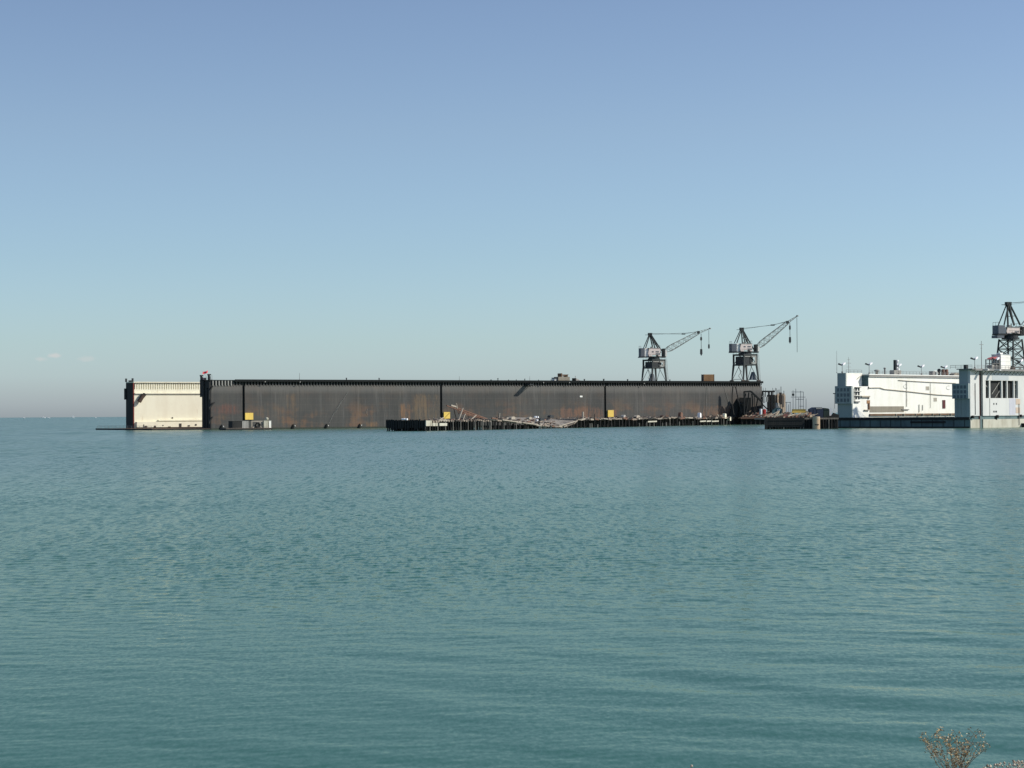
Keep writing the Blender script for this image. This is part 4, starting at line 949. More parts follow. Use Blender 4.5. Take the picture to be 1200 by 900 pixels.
lumpy('rubble_lump', 600, 491.5, 3.2, 1.0, 'wood_pale', 'pale rounded heap on the slumped pier deck near its left', 'rubble', 2.0, None, 'pale lumps on the pier')
lumpy('rubble_lump', 620, 491.5, 2.0, .9, 'wood_pale', 'small bleached lump on the slumped pier deck, left of the three white blocks', 'rubble', 3.0, None, 'pale lumps on the pier')
for px, yb, lb in ((627.3, 489.5, 'topmost left of three white blocks on the slumped deck'), (629.9, 489.7, 'topmost right of three white blocks on the slumped deck'), (629.3, 493.3, 'lowest of three white blocks on the slumped deck')):
    lumpy('white_float', px, yb, .7, .6, 'lamp', lb, 'block', 3.0, None, 'white blocks on the pier')
lumpy('dark_heap', 634, 493, 3.6, 1.0, 'dark', 'dark oval heap right of the three white blocks on the pier', 'heap', 3.5)
lumpy('dark_heap', 645.5, 489.5, 3.4, 1.0, 'dark', 'dark heap on the upper edge of the slumped deck', 'heap', 9)
a = on_pier(683, 488.5); tag(MB(PR).tube([(a, 3, ZD), (a, 3, PR.hit(683, 482.5, 3)[1])], .4, 8).build('mooring_post', M['wood_pale'], None, PR.W(a, 3, ZD), TP), 'pale upright mooring post where the slumped deck meets the right pier part', 'post')
lumpy('rubble_lump', 730.5, 489.5, 2.2, 1.3, 'concrete', 'grey concrete lump on the right pier part, right of the last yellow panel', 'rubble', 2.5, ZD+.05, 'pale lumps on the pier')
lumpy('rubble_lump', 746.5, 489, 3.6, 1.1, 'wood_pale', 'pale slab heap on the right pier part below the left crane', 'rubble', 2.5, ZD+.05, 'pale lumps on the pier')
lumpy('rust_heap', 797.5, 490, 2.6, 2.3, 'wood_red', 'red brown pointed heap rising from the right pier part', 'heap', 1.5, ZD)
lumpy('dark_heap', 779, 488.5, 7.5, 1.1, 'dark_rust', 'long low dark heap on the right pier part, left of the red brown heap', 'heap', 3, ZD+.2)
lumpy('white_tank', 819.7, 490, 1.6, 2.0, 'lamp', 'bright white tank standing alone on the right pier part', 'tank', 2.0, ZD)
lumpy('cream_stack', 849, 491.5, 2.2, 2.2, 'yellow', 'pale yellow block at the left of the stack at the pier\'s right end', 'block', .5, ZD-.6, 'pale yellow blocks at the pier end').data.materials[0] = M['cream']
for px, yb, w_, h_, lb in ((859.5, 487.5, 2.2, 1.6, 'uppermost left pale yellow block in the stack at the pier end'), (862.2, 491, 3.0, 3.0, 'tall pale yellow block in the middle of the stack at the pier end'), (866.6, 491, 1.2, 3.1, 'narrow pale yellow block, rightmost in the stack at the pier end'), (855, 493, 2.6, 1.8, 'low grubby pale block in front of the stack at the pier end')):
    lumpy('cream_stack', px, yb, w_, h_, 'cream', lb, 'block', .8, None, 'pale yellow blocks at the pier end')

# ------------------------------------------------------------------ work float by the dark dock
fo = at_z(272.3, 504.0); RF = Frame(fo, TH)
fl = RF.hit(318.5, 503)[0]
t = thing('work_float', fo, TH, 'low black work float moored to the dark dock below the left yellow panel', 'float')
MB(RF).box(-2.5, fl+.3, .2, 6, -.6, .62).build('hull', M['black'], t)
MB(RF).box(-2.4, fl+.2, .25, 5.9, .623, .72).build('deck', M['wood'], t)
def rbox(x0, x1, y0, y1, v0, v1, name, mat, label, cat, extra=None, group=None):
    a, zt = RF.hit(x0, y0, v0); b, zb = RF.hit(x1, y1, v0); zb = .723
    mb = MB(RF); mb.box(a, b, v0, v1, zb, zt); mb.box(a-.06, b+.06, v0-.06, v1+.06, zt+.002, zt+.12)
    if extra: extra(mb, a, b, zb, zt)
    return tag(mb.build(name, M[mat], None, RF.W((a+b)/2, (v0+v1)/2, .72), TH), label, cat, group)
rbox(272.5, 283.6, 493.8, 502, .8, 4.6, 'dark_hut', 'black', 'black hut at the left end of the work float', 'hut', lambda mb, a, b, z0, z1: mb.box(a+.6, a+1.4, .72, .797, z0+.05, z0+1.9))
rbox(284.0, 291.2, 493.6, 502, .7, 4.0, 'grey_tank', 'concrete', 'pale grey tank beside the black hut on the work float', 'tank', lambda mb, a, b, z0, z1: [mb.box(a+k*.55, a+k*.55+.1, .63, .697, z0+.1, z1-.1) for k in range(1, 5)])
a, z = RF.hit(297, 499, 1.0); b, z_ = RF.hit(308, 494.5, 1.0)
t = thing('timber_rack', RF.W((a+b)/2, 2, .72), TH, 'weathered timber rack in the middle of the work float', 'rack')
mb = MB(RF)
for uu in (a-.6, (a+b)/2, b): mb.box(uu-.17, uu+.17, 1.0, 1.4, .723, z_+.1)
mb.box(a-.9, b+.2, .95, 1.5, z_+.103, z_+.45); mb.build('frame', M['wood_pale'], t)
mb = MB(RF); mb.prism([(a-.3, .724), (b-1.0, .724), (b-1.4, z_-.3), (a+1.6, z_-1.0)], 1.6, 3.2); mb.build('tarpaulin', M['black'], t)
mb = MB(RF); mb.beam((a-.4, .9, .8), (a+2.8, .9, z_-.2), .35, .5); mb.beam((b-.6, .9, .8), (b-2.3, .9, z_), .25); mb.build('plank', M['wood_pale'], t)
cu, cz = RF.hit(302.2, 498.2, .5); mb = MB(RF); ps = []
for k in range(15): a_ = 2*math.pi*k/14; ps.append((cu+.82*math.cos(a_), .55, cz+.82*math.sin(a_)))
mb.tube(ps, .33, 8); tag(mb.build('tyre_fender', M['rubber'], None, RF.W(cu, .5, cz), TH, True), 'round black tyre fender hung on the side of the work float', 'tyre')
rbox(309.2, 314.2, 493.2, 502, .6, 2.6, 'cream_bin', 'stained', 'cream bin at the right end of the work float', 'bin', lambda mb, a, b, z0, z1: mb.box(a+.2, b-.2, .54, .597, z0+.3, z0+.5))
rbox(315.3, 317.8, 493.4, 502.5, .8, 1.8, 'pale_post', 'white', 'narrow pale post box at the very right of the work float', 'box')
cu, cz = RF.hit(312.6, 491.5, 1.4); tag(MB(RF).lathe((cu, 1.4, RF.hit(312, 493.2, .6)[1]+.125), [(.35, 0), (.6, .25), (.68, .7), (.5, 1.05), (.15, 1.2)], 12).build('round_buoy', M['stained'], None, RF.W(cu, 1.4, cz), TH, True), 'round pale buoy on top of the cream bin', 'buoy')

# ------------------------------------------------------------------ right-hand wharf
qo = at_z(897, 503.0); QF = Frame(qo, R(3)); ql = QF.hit(983, 500)[0]; ZQ = QF.hit(920, 489.8)[1]
t = thing('black_wharf', qo, QF.th, 'black timber wharf on short piles left of the white dock', 'wharf')
MB(QF).box(.2, ql, .3, 22, ZQ-.5, ZQ).build('deck', M['wood'], t)
uu = QF.hit(941, 495)[0]
mb = MB(QF)
k = .5
while k < uu:
    mb.box(k, k+.55, -.15, .297, .55+.15*rnd.random(), ZQ+.05); k += .6
mb.build('fender_wall', M['black'], t)
mb = MB(QF); mb.box(-.2, .6, -.3, .296, -.3, ZQ+.2); mb.box(.6, uu, -.25, -.153, ZQ-.8, ZQ-.5); mb.box(.6, uu, -.25, -.153, 1.2, 1.5); mb.build('whaler', M['black'], t)
mb = MB(QF); mb.box(uu+.1, ql, .8, 1.2, -.3, ZQ-.503); mb.build('underdeck_shade_wall', M['black'], t)  # added black sheet painting the shaded recess behind the piles
for k in range(26):
    u = .5+k*(ql-1)/25
    mb = MB(QF); v = .1 if u < uu else rnd.uniform(.1, .6)
    mb.tube([(u+rnd.uniform(-.2, .2), v, -1), (u, v, 1.0 if u < uu else ZQ-.5)], rnd.uniform(.16, .24), 7); mb.build('pile', M['pile_pale' if k in (1, 6, 12, 13, 22) else 'pile'], t)
MB(QF).box(.3, ql, 1.4, 1.8, -1, ZQ-.504).build('underdeck_shade_back', M['black'], t)  # black sheet added as darkness under the wharf deck
# cream drum dolphin
a, z = QF.hit(952.2, 488.4, -.6); b, _ = QF.hit(961, 488.4, -.6); rc = (b-a)/2
t = thing('steel_caisson', QF.W((a+b)/2, -.3, 0), QF.th, 'cream steel caisson with rusty right side in front of the black wharf', 'caisson')
MB(QF).lathe(((a+b)/2, .9-rc, -.5), [(rc, 0), (rc, z+.5), (rc*.97, z+.55)], 20).build('shell', weathered('cream_rusty', (.52, .45, .33), (.36, .22, .12), .8, (.36, .16, .07), .3, scale=.5), t, smooth=False)
MB(QF).box((a+b)/2-.7, (a+b)/2+.6, .85-2*rc, .95-2*rc+.1, 1.2, 1.5).build('step', M['dark'], t)
def qthing(name, x0, x1, y0, y1, v0, v1, mat, label, cat, roof=None):
    a, zt = QF.hit(x0, y0, v0); b, _ = QF.hit(x1, y0, v0)
    t = thing(name, QF.W((a+b)/2, (v0+v1)/2, ZQ+.003), QF.th, label, cat)
    return t, a, b, zt
t, a, b, zt = qthing('blue_shack', 949.5, 964.8, 477.3, 489, 3, 7, 'navy', 'dark blue shack with a pale strip on its roof on the black wharf', 'shack')
mb = MB(QF); mb.prism([(a, ZQ+.003), (b, ZQ+.003), (b, zt-.5), (b-.5, zt), (a+1.2, zt), (a, zt-.6)], 3, 7); sh = mb.build('wall', M['navy'], t)
MB(QF).box(a+(b-a)*.45, b-.4, 2.93, 4.5, zt-.55, zt-.1).build('roof_strip', M['concrete'], t)
mb = MB(QF); mb.box(a+(b-a)*.5, a+(b-a)*.52, 2.94, 2.997, ZQ+.1, zt-.7); mb.box(a+(b-a)*.25, a+(b-a)*.27, 2.94, 2.997, ZQ+.1, zt-.7); mb.build('rib', M['dark'], t)
t, a, b, zt = qthing('green_bin', 965.2, 972, 479, 489, 3.2, 6.4, 'green', 'dark green bin right of the blue shack', 'bin')
MB(QF).box(a, b, 3.2, 6.4, ZQ+.003, zt-.3).build('body', M['green'], t)
MB(QF).prism([(a, zt-.297), (b, zt-.297), (b-.4, zt+.1), (a+.2, zt+.25)], 3.1, 6.5).build('lid', M['green'], t)
a, z1_ = QF.hit(928, 481.4, 4.5); b, z0_ = QF.hit(945.5, 483.8, 4.5)
t = thing('yellow_beam', QF.W((a+b)/2, 5, ZQ), QF.th, 'bright yellow girder lying on trestles below the scaffold', 'girder')
MB(QF).box(a, b, 4.5, 5.0, z0_, z1_-.1).build('girder', M['yellow'], t)
mb = MB(QF); mb.box(a+.3, b-.3, 5.01, 6.0, z1_-.2, z1_+.5); mb.build('top_rail', M['olive'], t)
for f in (.08, .5, .9): MB(QF).box(a+(b-a)*f, a+(b-a)*f+.4, 4.6, 5.8, ZQ+.003, z0_-.003).build('trestle', M['dark_rust'], t)
rr = random.Random(5)
for i, (px, w_, h_, mt, lb) in enumerate(((906, 2.6, .9, 'wood_pale', 'pale timber stack at the left end of the black wharf'), (914, 3.0, .8, 'wood', 'grey timber stack second from the left on the black wharf'), (921, 2.2, 1.2, 'red', 'faded red heap on the black wharf, left of the yellow girder'),
        (931, 2.4, .8, 'wood_red', 'red brown heap under the left end of the yellow girder'), (939.5, 2.2, 1.1, 'wood', 'grey brown heap under the right end of the yellow girder'), (946.5, 1.8, .9, 'wood_red', 'brown heap between yellow girder and blue shack'))):
    h = lumpy('deck_heap', px, 489, w_, h_, mt, lb, 'heap', 1.6, ZQ+.002, 'heaps on the black wharf', QF)
    if mt == 'red': h.data.materials[0] = weathered('faded_red_heap', (.33, .14, .11), (.2, .1, .08), .7, scale=1.5)
for px, y0, w_, mt, lb in ((972.8, 478.3, 1.0, 'lamp', 'tall white board upright between green bin and white dock'), (977.6, 478.6, .8, 'white', 'small white board upright beside the white dock\'s corner')):
    a, zt = QF.hit(px, y0, 5); o_ = MB(QF); o_.box(a-w_/2, a+w_/2, 5, 5.15, ZQ+.6, zt); o_.box(a-.08, a+.08, 5.153, 5.3, ZQ, zt-.2)
    tag(o_.build('white_board', M[mt], None, QF.W(a, 5, ZQ), QF.th), lb, 'board', 'white boards by the white dock')
a, zt = QF.hit(978, 461, 6); t = thing('street_lamp', QF.W(a, 6, ZQ), QF.th, 'slim dark lamp pole just left of the white dock\'s end cabin', 'lamp post')
MB(QF).tube([(a, 6, ZQ), (a, 6, zt-.2)], .1, 6, .07).build('pole', M['rail'], t)
mb = MB(QF); mb.box(a-.45, a+.25, 5.75, 6.25, zt-.2, zt+.1); mb.build('lamp_head', M['dark'], t)
mb = MB(QF)
a, z = QF.hit(966, 487, 1.2); b, _ = QF.hit(983, 487, 1.2)
tag(MB(QF).prism([(a, ZQ), (b, ZQ), (b, ZQ+.9), (b-1.6, ZQ+1.5), (b-2.3, ZQ+.6), (a+1, ZQ+.4)], .9, 2.4).build('dark_heap', M['black'], None, QF.W((a+b)/2, 1.5, ZQ), QF.th), 'black heap on the black wharf against the white dock\'s corner', 'heap')
t = thing('rear_wharf', DM.W(LM-12, -17, 0), 0, 'low brown wharf behind the black one, joining the dark dock\'s right end', 'wharf')
TF = Frame(DM.W(LM-6, -9, 0), R(6))
ta = TF.hit(868, 490, -3)[0]; tb = TF.hit(990, 490, -3)[0]
MB(TF).box(ta, tb, -3, 30, ZD-.6, ZD-.02).build('deck', M['wood'], t)
MB(TF).box(ta, tb, -3.2, -3.003, ZD-.8, ZD+.1).build('edge_beam', M['wood_red'], t)
MB(TF).box(ta+.5, tb, 0, .4, -1, ZD-.603).build('underdeck_shade_wall', M['black'], t)  # under-deck shade put in as a black sheet
for k in range(24): MB(TF).tube([(ta+.6+k*(tb-ta-1)/23, -2.6, -1), (ta+.6+k*(tb-ta-1)/23, -2.6, ZD-.6)], .25, 7).build('pile', M['pile'], t)
def scrap(fr, xa, xb, v0_, v1_, z, n, seed, label):
    rr = random.Random(seed); mb = MB(fr)
    for k in range(n):
        px = rr.uniform(xa, xb); v = rr.uniform(v0_, v1_); u = fr.hit(px, 488, v)[0]; l = rr.uniform(.6, 3.6); a_ = rr.uniform(-1.2, 1.2); h = rr.uniform(.12, .5); zz = z+rr.uniform(0, .5)*rr.random()
        mb.beam((u, v, zz+h/2), (u+l*math.cos(a_), v+abs(l*math.sin(a_)), zz+h/2+l*rr.uniform(-.1, .5)), rr.uniform(.2, .6), h)
    m, nt, b = nodes('mixed_scrap_'+str(seed)); geo = nt.nodes.new('ShaderNodeNewGeometry')
    c = ramp(nt, geo.outputs['Random Per Island'], [(0, (.20, .15, .11)), (.18, (.14, .075, .05)), (.34, (.30, .25, .18)), (.46, (.05, .045, .04)), (.68, (.24, .19, .14)), (.8, (.19, .085, .065)), (.88, (.40, .36, .28)), (1, (.07, .08, .08))])
    for nd in nt.nodes:
        if nd.type == 'VALTORGB': nd.color_ramp.interpolation = 'CONSTANT'
    nt.links.new(c, b.inputs['Base Color']); b.inputs['Roughness'].default_value = .85
    return tag(mb.build('scrap', m, None, fr.W(fr.hit((xa+xb)/2, 488, v0_)[0], v0_, z), fr.th), label, 'scrap', None, 'stuff')
scrap(TF, 870, 926, -2.8, -1.4, ZD, 120, 31, 'scrap and timber strewn along the rear wharf below the ramp and tower')
scrap(TF, 872, 905, 0, 3, ZD+.8, 70, 32, 'tangled scrap between the access ramp legs')
scrap(QF, 898, 949, .6, 2.6, ZQ, 110, 33, 'scrap and timber strewn along the front of the black wharf')
scrap(PR, 838, 871, .3, 4.5, ZD-.2, 90, 34, 'heaped timber and scrap at the right end of the wrecked pier')
# access ramp and dark rigging at the dock's end
t = thing('access_ramp', TF.W(TF.hit(880, 486)[0], 0, ZD), TF.th, 'dark steel access ramp with hanging hoses against the dark dock\'s right end', 'ramp')
def T(px, py, v=0): a, z = TF.hit(px, py, v); return (a, v, z)
mb = MB(TF)
for v in (-1.2, 1.2):
    mb.beam(T(871.5, 459.2, v), T(880, 458.6, v), .7); mb.beam(T(880, 458.8, v), T(893, 471, v), .75); mb.beam(T(872, 459, v), T(872.3, 487, v), .55); mb.beam(T(892.5, 471, v), T(893, 487, v), .55); mb.beam(T(884, 463, v), T(884, 487, v), .3)
mb.build('frame', M['black'], t)
for px, top_, w_ in ((863.5, 467, 6), (868.2, 472, 4)):
    a, z = TF.hit(px, top_, 1.6); mb = MB(TF); mb.prism([(a-w_*.65, ZD), (a+w_*.6, ZD), (a+w_*.35, z-1), (a, z), (a-w_*.25, z-2.5)], 1.4, 2.6); mb.build('black_wedge', M['black'], t)  # black wedge-shaped mass beside the ramp
for i, (xa, ya, xm, ym, xb, yb) in enumerate(((859, 453, 856.5, 470, 860, 486), (862, 453, 866, 472, 869, 485), (874, 461, 870.5, 474, 873, 486), (877.5, 460, 876, 476, 874, 486), (881, 461.5, 883, 474, 880, 486), (864, 468, 868, 478, 872, 470), (888, 467, 886, 478, 884, 486))):
    mb = MB(TF); ps = []
    for k in range(9):
        f = k/8; x = (1-f)**2*xa+2*f*(1-f)*xm+f*f*xb; y = (1-f)**2*ya+2*f*(1-f)*ym+f*f*yb; ps.append(T(x, y, -.8))
    mb.tube(ps, .28, 6); mb.build('hose', M['black'], t)
mb = MB(TF); a, z = TF.hit(866.5, 466, .5); b, _ = TF.hit(880, 466, .5); mb.box(a, b, .5, 1.2, ZD, z)
mb.build('black_block', M['black'], t)  # plain black block between the ramp frames
# portal frame and rusty tower
t = thing('steel_portal', TF.W(TF.hit(901, 486)[0], 2, ZD), TF.th, 'dark steel portal frame with pale struts between the access ramp and the rusty tower', 'frame')
mb = MB(TF)
mb.beam(T(893, 458.7, 2), T(908, 458.7, 2), .7); mb.beam(T(894, 459, 2), T(892.3, 468, 2), .6)
for x in (893.5, 901, 904.5): mb.beam(T(x, 458.7, 2), T(x, 486, 2), .75 if x > 900 else .45)
mb.beam(T(893.5, 474, 2), T(904, 484, 2), .45); mb.beam(T(897, 459, 2), T(897, 465, 2), .3)
mb.build('frame', M['black'], t)
mb = MB(TF); mb.beam(T(895.3, 461, 1.5), T(895.3, 472, 1.5), .45); mb.beam(T(899, 465, 1.5), T(898.6, 471, 1.5), .8); mb.beam(T(892.6, 464.5, 1.5), T(896, 464.5, 1.5), .35); mb.beam(T(893, 471.3, 1.5), T(896.5, 471.3, 1.5), .35)
mb.build('strut', M['concrete'], t)
for x in (894.5, 897.2, 905.5, 908.6): MB(TF).tube([T(x, 458, 2), T(x, 454.5, 2)], .08, 5).build('stub_pole', M['dark'], t)
KF = Frame(TF.W(TF.hit(907.5, 461.5, 2)[0], 2, 0), R(40))
a, z = KF.hit(907.5, 461.5, 0); b, _ = KF.hit(920.5, 461.5, 0); zt = z
t = thing('rusty_tower', KF.W((a+b)/2, 2, ZD), KF.th, 'rusty patched steel tower with rods sticking out of its top', 'tower')
mb = MB(KF); mb.box(a, b, 0, 4.5, ZD, zt-.4)
for f, h in ((.0, 0), (.22, .5), (.48, .25), (.7, .6)): mb.box(a+(b-a)*f, a+(b-a)*(f+.17), -.3, -.003, ZD+1.5, zt+h-.4)
mb.build('shell', M['rust'], t)
for f, w_ in ((.1, .7), (.36, 1.0), (.62, 1.3)): MB(KF).box(a+(b-a)*f, a+(b-a)*f+w_, -.45, -.303, ZD+2.5+f*3, zt-.7).build('dark_plate', M['dark_rust'], t)
MB(KF).box(a+.3, a+2.6, -.6, -.31, ZD+4, ZD+6.2).build('pale_plate', M['concrete'], t)
for x, y in ((909.6, 455), (911.5, 457), (913, 456.5), (915.2, 453), (918.6, 458), (906.8, 457)):
    MB(TF).tube([T(x, 463, 3.5), T(x, y, 3.5)], .14, 5).build('rod', M['dark'], t)
MB(TF).beam(T(914.8, 460, 1.7), T(914.6, 474, 1.7), .9).build('dark_pipe', M['dark_rust'], t)
a, z = TF.hit(903, 478, -1); b, _ = TF.hit(916, 478, -1)
t = thing('teal_machine', TF.W((a+b)/2, 0, ZD), TF.th, 'teal machine at the foot of the rusty tower', 'machine')
mb = MB(TF); mb.prism([(a, ZD), (b, ZD), (b+.3, z-.6), (b-1.2, z+.2), (a+2.2, z-.2), (a+1, z-1.0)], -1, 1.4); mb.build('body', M['teal'], t)
mb = MB(TF); mb.box(b-2.1, b-.6, -1.2, -1.003, z-1.3, z-.5); mb.build('panel', M['pale_panel'], t)
def drum(px, y0, y1, mat, lb):
    a, zt = TF.hit(px, y0, -2); t = thing('oil_drum', TF.W(a, -2, ZD), TF.th, lb, 'drum', 'drums on the rear wharf'); r_ = .62; h = zt-ZD
    MB(TF).lathe((a, -2, ZD-.02), [(r_, 0), (r_, h*.33), (r_*1.05, h*.35), (r_, h*.37), (r_, h*.66), (r_*1.05, h*.68), (r_, h*.7), (r_, h)], 14).build('shell', M[mat], t, smooth=False)
    MB(TF).lathe((a, -2, ZD-.017+h), [(r_*.96, 0), (r_*.9, .03)], 14).build('lid', M[mat], t)
drum(891.6, 479.2, 485, 'lamp', 'white drum standing by the foot of the access ramp')
drum(895.6, 479.5, 485, 'red', 'red drum right of the white drum')
# scaffold
t = thing('scaffold', TF.W(TF.hit(936, 486)[0], -2, ZD), TF.th, 'thin pipe scaffold standing behind the yellow girder', 'scaffold')
for v in (-2, .5):
    for x, y in ((929.4, 457.5), (932.6, 455.5), (936, 466), (938.3, 458), (941.4, 459), (944.6, 467), (926, 471), (921.5, 471), (924, 474)): MB(TF).tube([T(x, y, v), (T(x, 486, v)[0], v, ZD)], .13, 5).build('standard', M['cw'], t)
for v in (-2, .5):
    for xa, xb, y in ((927.5, 941.4, 459.3), (927, 944, 465.3), (932.6, 942, 468), (937, 942, 476), (920.5, 926.5, 471.6)): MB(TF).tube([T(xa, y, v), T(xb, y, v)], .12, 5).build('ledger', M['cw'], t)
mb = MB(TF); a = T(929.4, 462.5, -2.2); mb.box(a[0]-.5, a[0]+.5, -2.5, -2.0, a[2]-.5, a[2]+.5); mb.build('floodlight', M['dark'], t)

# ------------------------------------------------------------------ far boats
def boat(px, py, dist, ln, kind, label):
    d = ray(px, py); p = CAM + d*(dist/d.y); p.z = 0
    B = Frame(p, R(5))
    t = thing('sailing_boat' if kind == 'sail' else 'motor_boat', p, B.th, label, 'boat', 'boats on the horizon')
    mb = MB(B); n = 9; vs = []
    for k in range(n):
        f = k/(n-1); w_ = ln*.16*math.sin(min(1, f*1.6+.25)*math.pi/2)*(1 if f < .6 else math.cos((f-.6)/.4*math.pi/2*.97)); sh = ln*.13+ln*.04*abs(f-.4)
        vs += [(ln*(f-.5), -w_, sh), (ln*(f-.5), -w_*.6, -.3), (ln*(f-.5), w_*.6, -.3), (ln*(f-.5), w_, sh)]
    fs = []
    for k in range(n-1):
        for i in range(4):
            j = (i+1) % 4; fs.append((k*4+i, k*4+j, k*4+4+j, k*4+4+i))
    fs += [(3, 2, 1, 0), tuple((n-1)*4+i for i in range(4))]
    mb.add(vs, fs); mb.build('hull', M['lamp'], t)
    if kind == 'sail':
        mb = MB(B); mb.prism([(-ln*.32, ln*.22), (ln*.1, ln*.22), (ln*.1, ln*1.15)], -.08, .08); mb.build('mainsail', M['lamp'], t)
        mb = MB(B); mb.prism([(ln*.13, ln*.22), (ln*.45, ln*.2), (ln*.13, ln*.95)], -.06, .06); mb.build('jib', M['lamp'], t)
        MB(B).tube([(ln*.115, 0, 0), (ln*.115, 0, ln*1.2)], .1, 6).build('mast', M['rail'], t)
    else:
        MB(B).prism([(-ln*.3, ln*.13), (ln*.15, ln*.13), (ln*.08, ln*.32), (-ln*.25, ln*.32)], -ln*.1, ln*.1).build('cabin', M['lamp'], t)
boat(85.4, 488.2, 11500, 15, 'sail', 'tiny white sailing boat on the horizon')
boat(111.8, 488.2, 11500, 13, 'motor', 'white motor boat on the horizon, right of the sailing boat')
boat(56.8, 488.6, 11500, 16, 'motor', 'white motor boat on the horizon, left of the sailing boat')
boat(51, 488.6, 12500, 24, 'motor', 'pale motor boat on the horizon touching the brighter one beside it')
boat(28.3, 488.8, 12500, 14, 'motor', 'faint motor boat nearest the picture\'s left edge')

# ------------------------------------------------------------------ shore, shrub
ZB = 3.4
mb = MB(); nxx, nyy = 240, 26; vs = []; fs = []
rg = random.Random(9)
for i in range(nxx+1):
    X = -18+36*i/nxx
    edge = 10.35+.36*max(0, min(1, (X-2.2)/.15)) + .05*math.sin(X*9)
    for j in range(nyy+1):
        f = j/nyy
        if f < .7: Y = -6+(edge+6)*f/.7; z = ZB+rg.uniform(-.015, .015)-.006*max(0, 2.3-X)*(Y > 8)+.05*max(0, min(1, (X-2.25)/.25))*max(0, min(1, (Y-9.2)/.8))
        else: g = (f-.7)/.3; Y = edge+g*5.5; z = ZB-g*4.6+rg.uniform(-.06, .06)*(g > .05)
        vs.append((X, Y, z))
for i in range(nxx):
    for j in range(nyy): q = i*(nyy+1)+j; fs.append((q, q+nyy+1, q+nyy+2, q+1))
mb.add(vs, fs)
def ground_mat():
    m, nt, b = nodes('stony_soil')
    c = ramp(nt, noise(nt, mapped(nt, (1, 1, 1)), 9, 8, .7), [(.3, (.10, .08, .06)), (.55, (.26, .22, .17)), (.75, (.42, .38, .30))])
    nt.links.new(c, b.inputs['Base Color']); b.inputs['Roughness'].default_value = .95; return m
tag(mb.build('shore_bank', ground_mat(), None, (0, 0, 0)), kind='structure')
mb = MB()
for k in range(3600):
    X = rg.uniform(2.2, 3.8); Y = rg.uniform(10.1, 10.72); s = rg.choice((.004, .005, .006, .008))*rg.uniform(.7, 1.3)
    if X < 2.4 and rg.random() < .5: continue
    c = Vector((X, Y, ZB+.048*max(0, min(1, (X-2.25)/.25))+s*.3)); vv = []
    for dx, dy, dz in ((1,0,0),(0,1,0),(-1,0,0),(0,-1,0),(0,0,1),(0,0,-1)): vv.append(c+Vector((dx*rg.uniform(.6,1.3), dy*rg.uniform(.6,1.3), dz*rg.uniform(.5,1)))*s)
    mb.addw(vv, [(0,1,4),(1,2,4),(2,3,4),(3,0,4),(1,0,5),(2,1,5),(3,2,5),(0,3,5)])
def gravel_mat():
    m, nt, b = nodes('gravel'); geo = nt.nodes.new('ShaderNodeNewGeometry')
    c = ramp(nt, geo.outputs['Random Per Island'], [(0, (.14, .11, .08)), (.2, (.36, .31, .22)), (.45, (.50, .45, .34)), (.7, (.28, .22, .15)), (.82, (.56, .52, .41)), (1, (.2, .17, .12))])
    nt.links.new(c, b.inputs['Base Color']); b.inputs['Roughness'].default_value = .9; return m
tag(mb.build('gravel', gravel_mat(), None, (3, 10.3, ZB)), 'pale broken gravel along the edge of the near bank', 'gravel', None, 'stuff')
# dry shrub
BF = Frame(Vector((0, 10.5, 0)), 0)
bx, bz = BF.hit(1119, 904)
t = thing('dry_shrub', BF.W(bx, 0, ZB-.01), 0, 'small dry brown shrub with sparse seed heads at the near bank\'s edge', 'shrub')
stems = MB(BF); leaves = MB(BF); rb = random.Random(21)
def leafc(p, s):
    for k in range(rb.choice((3, 4, 5))):
        q = (p[0]+rb.uniform(-1, 1)*s*1.6, p[1]+rb.uniform(-1, 1)*s*1.6, p[2]+rb.uniform(-1, 1)*s*1.6)
        a1, a2 = rb.uniform(0, 6.28), rb.uniform(-1, 1); d1 = Vector((math.cos(a1)*math.cos(a2), math.sin(a1)*math.cos(a2), math.sin(a2))); d2 = d1.cross(Vector((rb.uniform(-1,1), rb.uniform(-1,1), rb.uniform(-1,1)))).normalized()
        l = s*rb.uniform(.6, 1.3); w_ = l*.45; Q = Vector(q); n_ = d1.cross(d2)*l*.15
        leaves.add([tuple(Q-d1*l), tuple(Q+d2*w_+n_), tuple(Q+d1*l), tuple(Q-d2*w_+n_)], [(0, 1, 2, 3)])
tips = [(1082, 864, .05), (1086, 868, -.05), (1091, 873, .1), (1101, 861, 0), (1099, 866, .1), (1107, 869, -.08), (1111, 866, .06), (1109, 873, -.1), (1118, 872, .12), (1124, 868, -.05), (1127, 866, .08), (1130, 874, 0), (1138, 878, .1), (1141, 861, -.03), (1144, 868, .07), (1146, 880, -.06), (1154, 866, .04), (1158, 873, -.04), (1096, 880, .12), (1121, 878, .02), (1115, 880, -.1), (1135, 884, .05)]
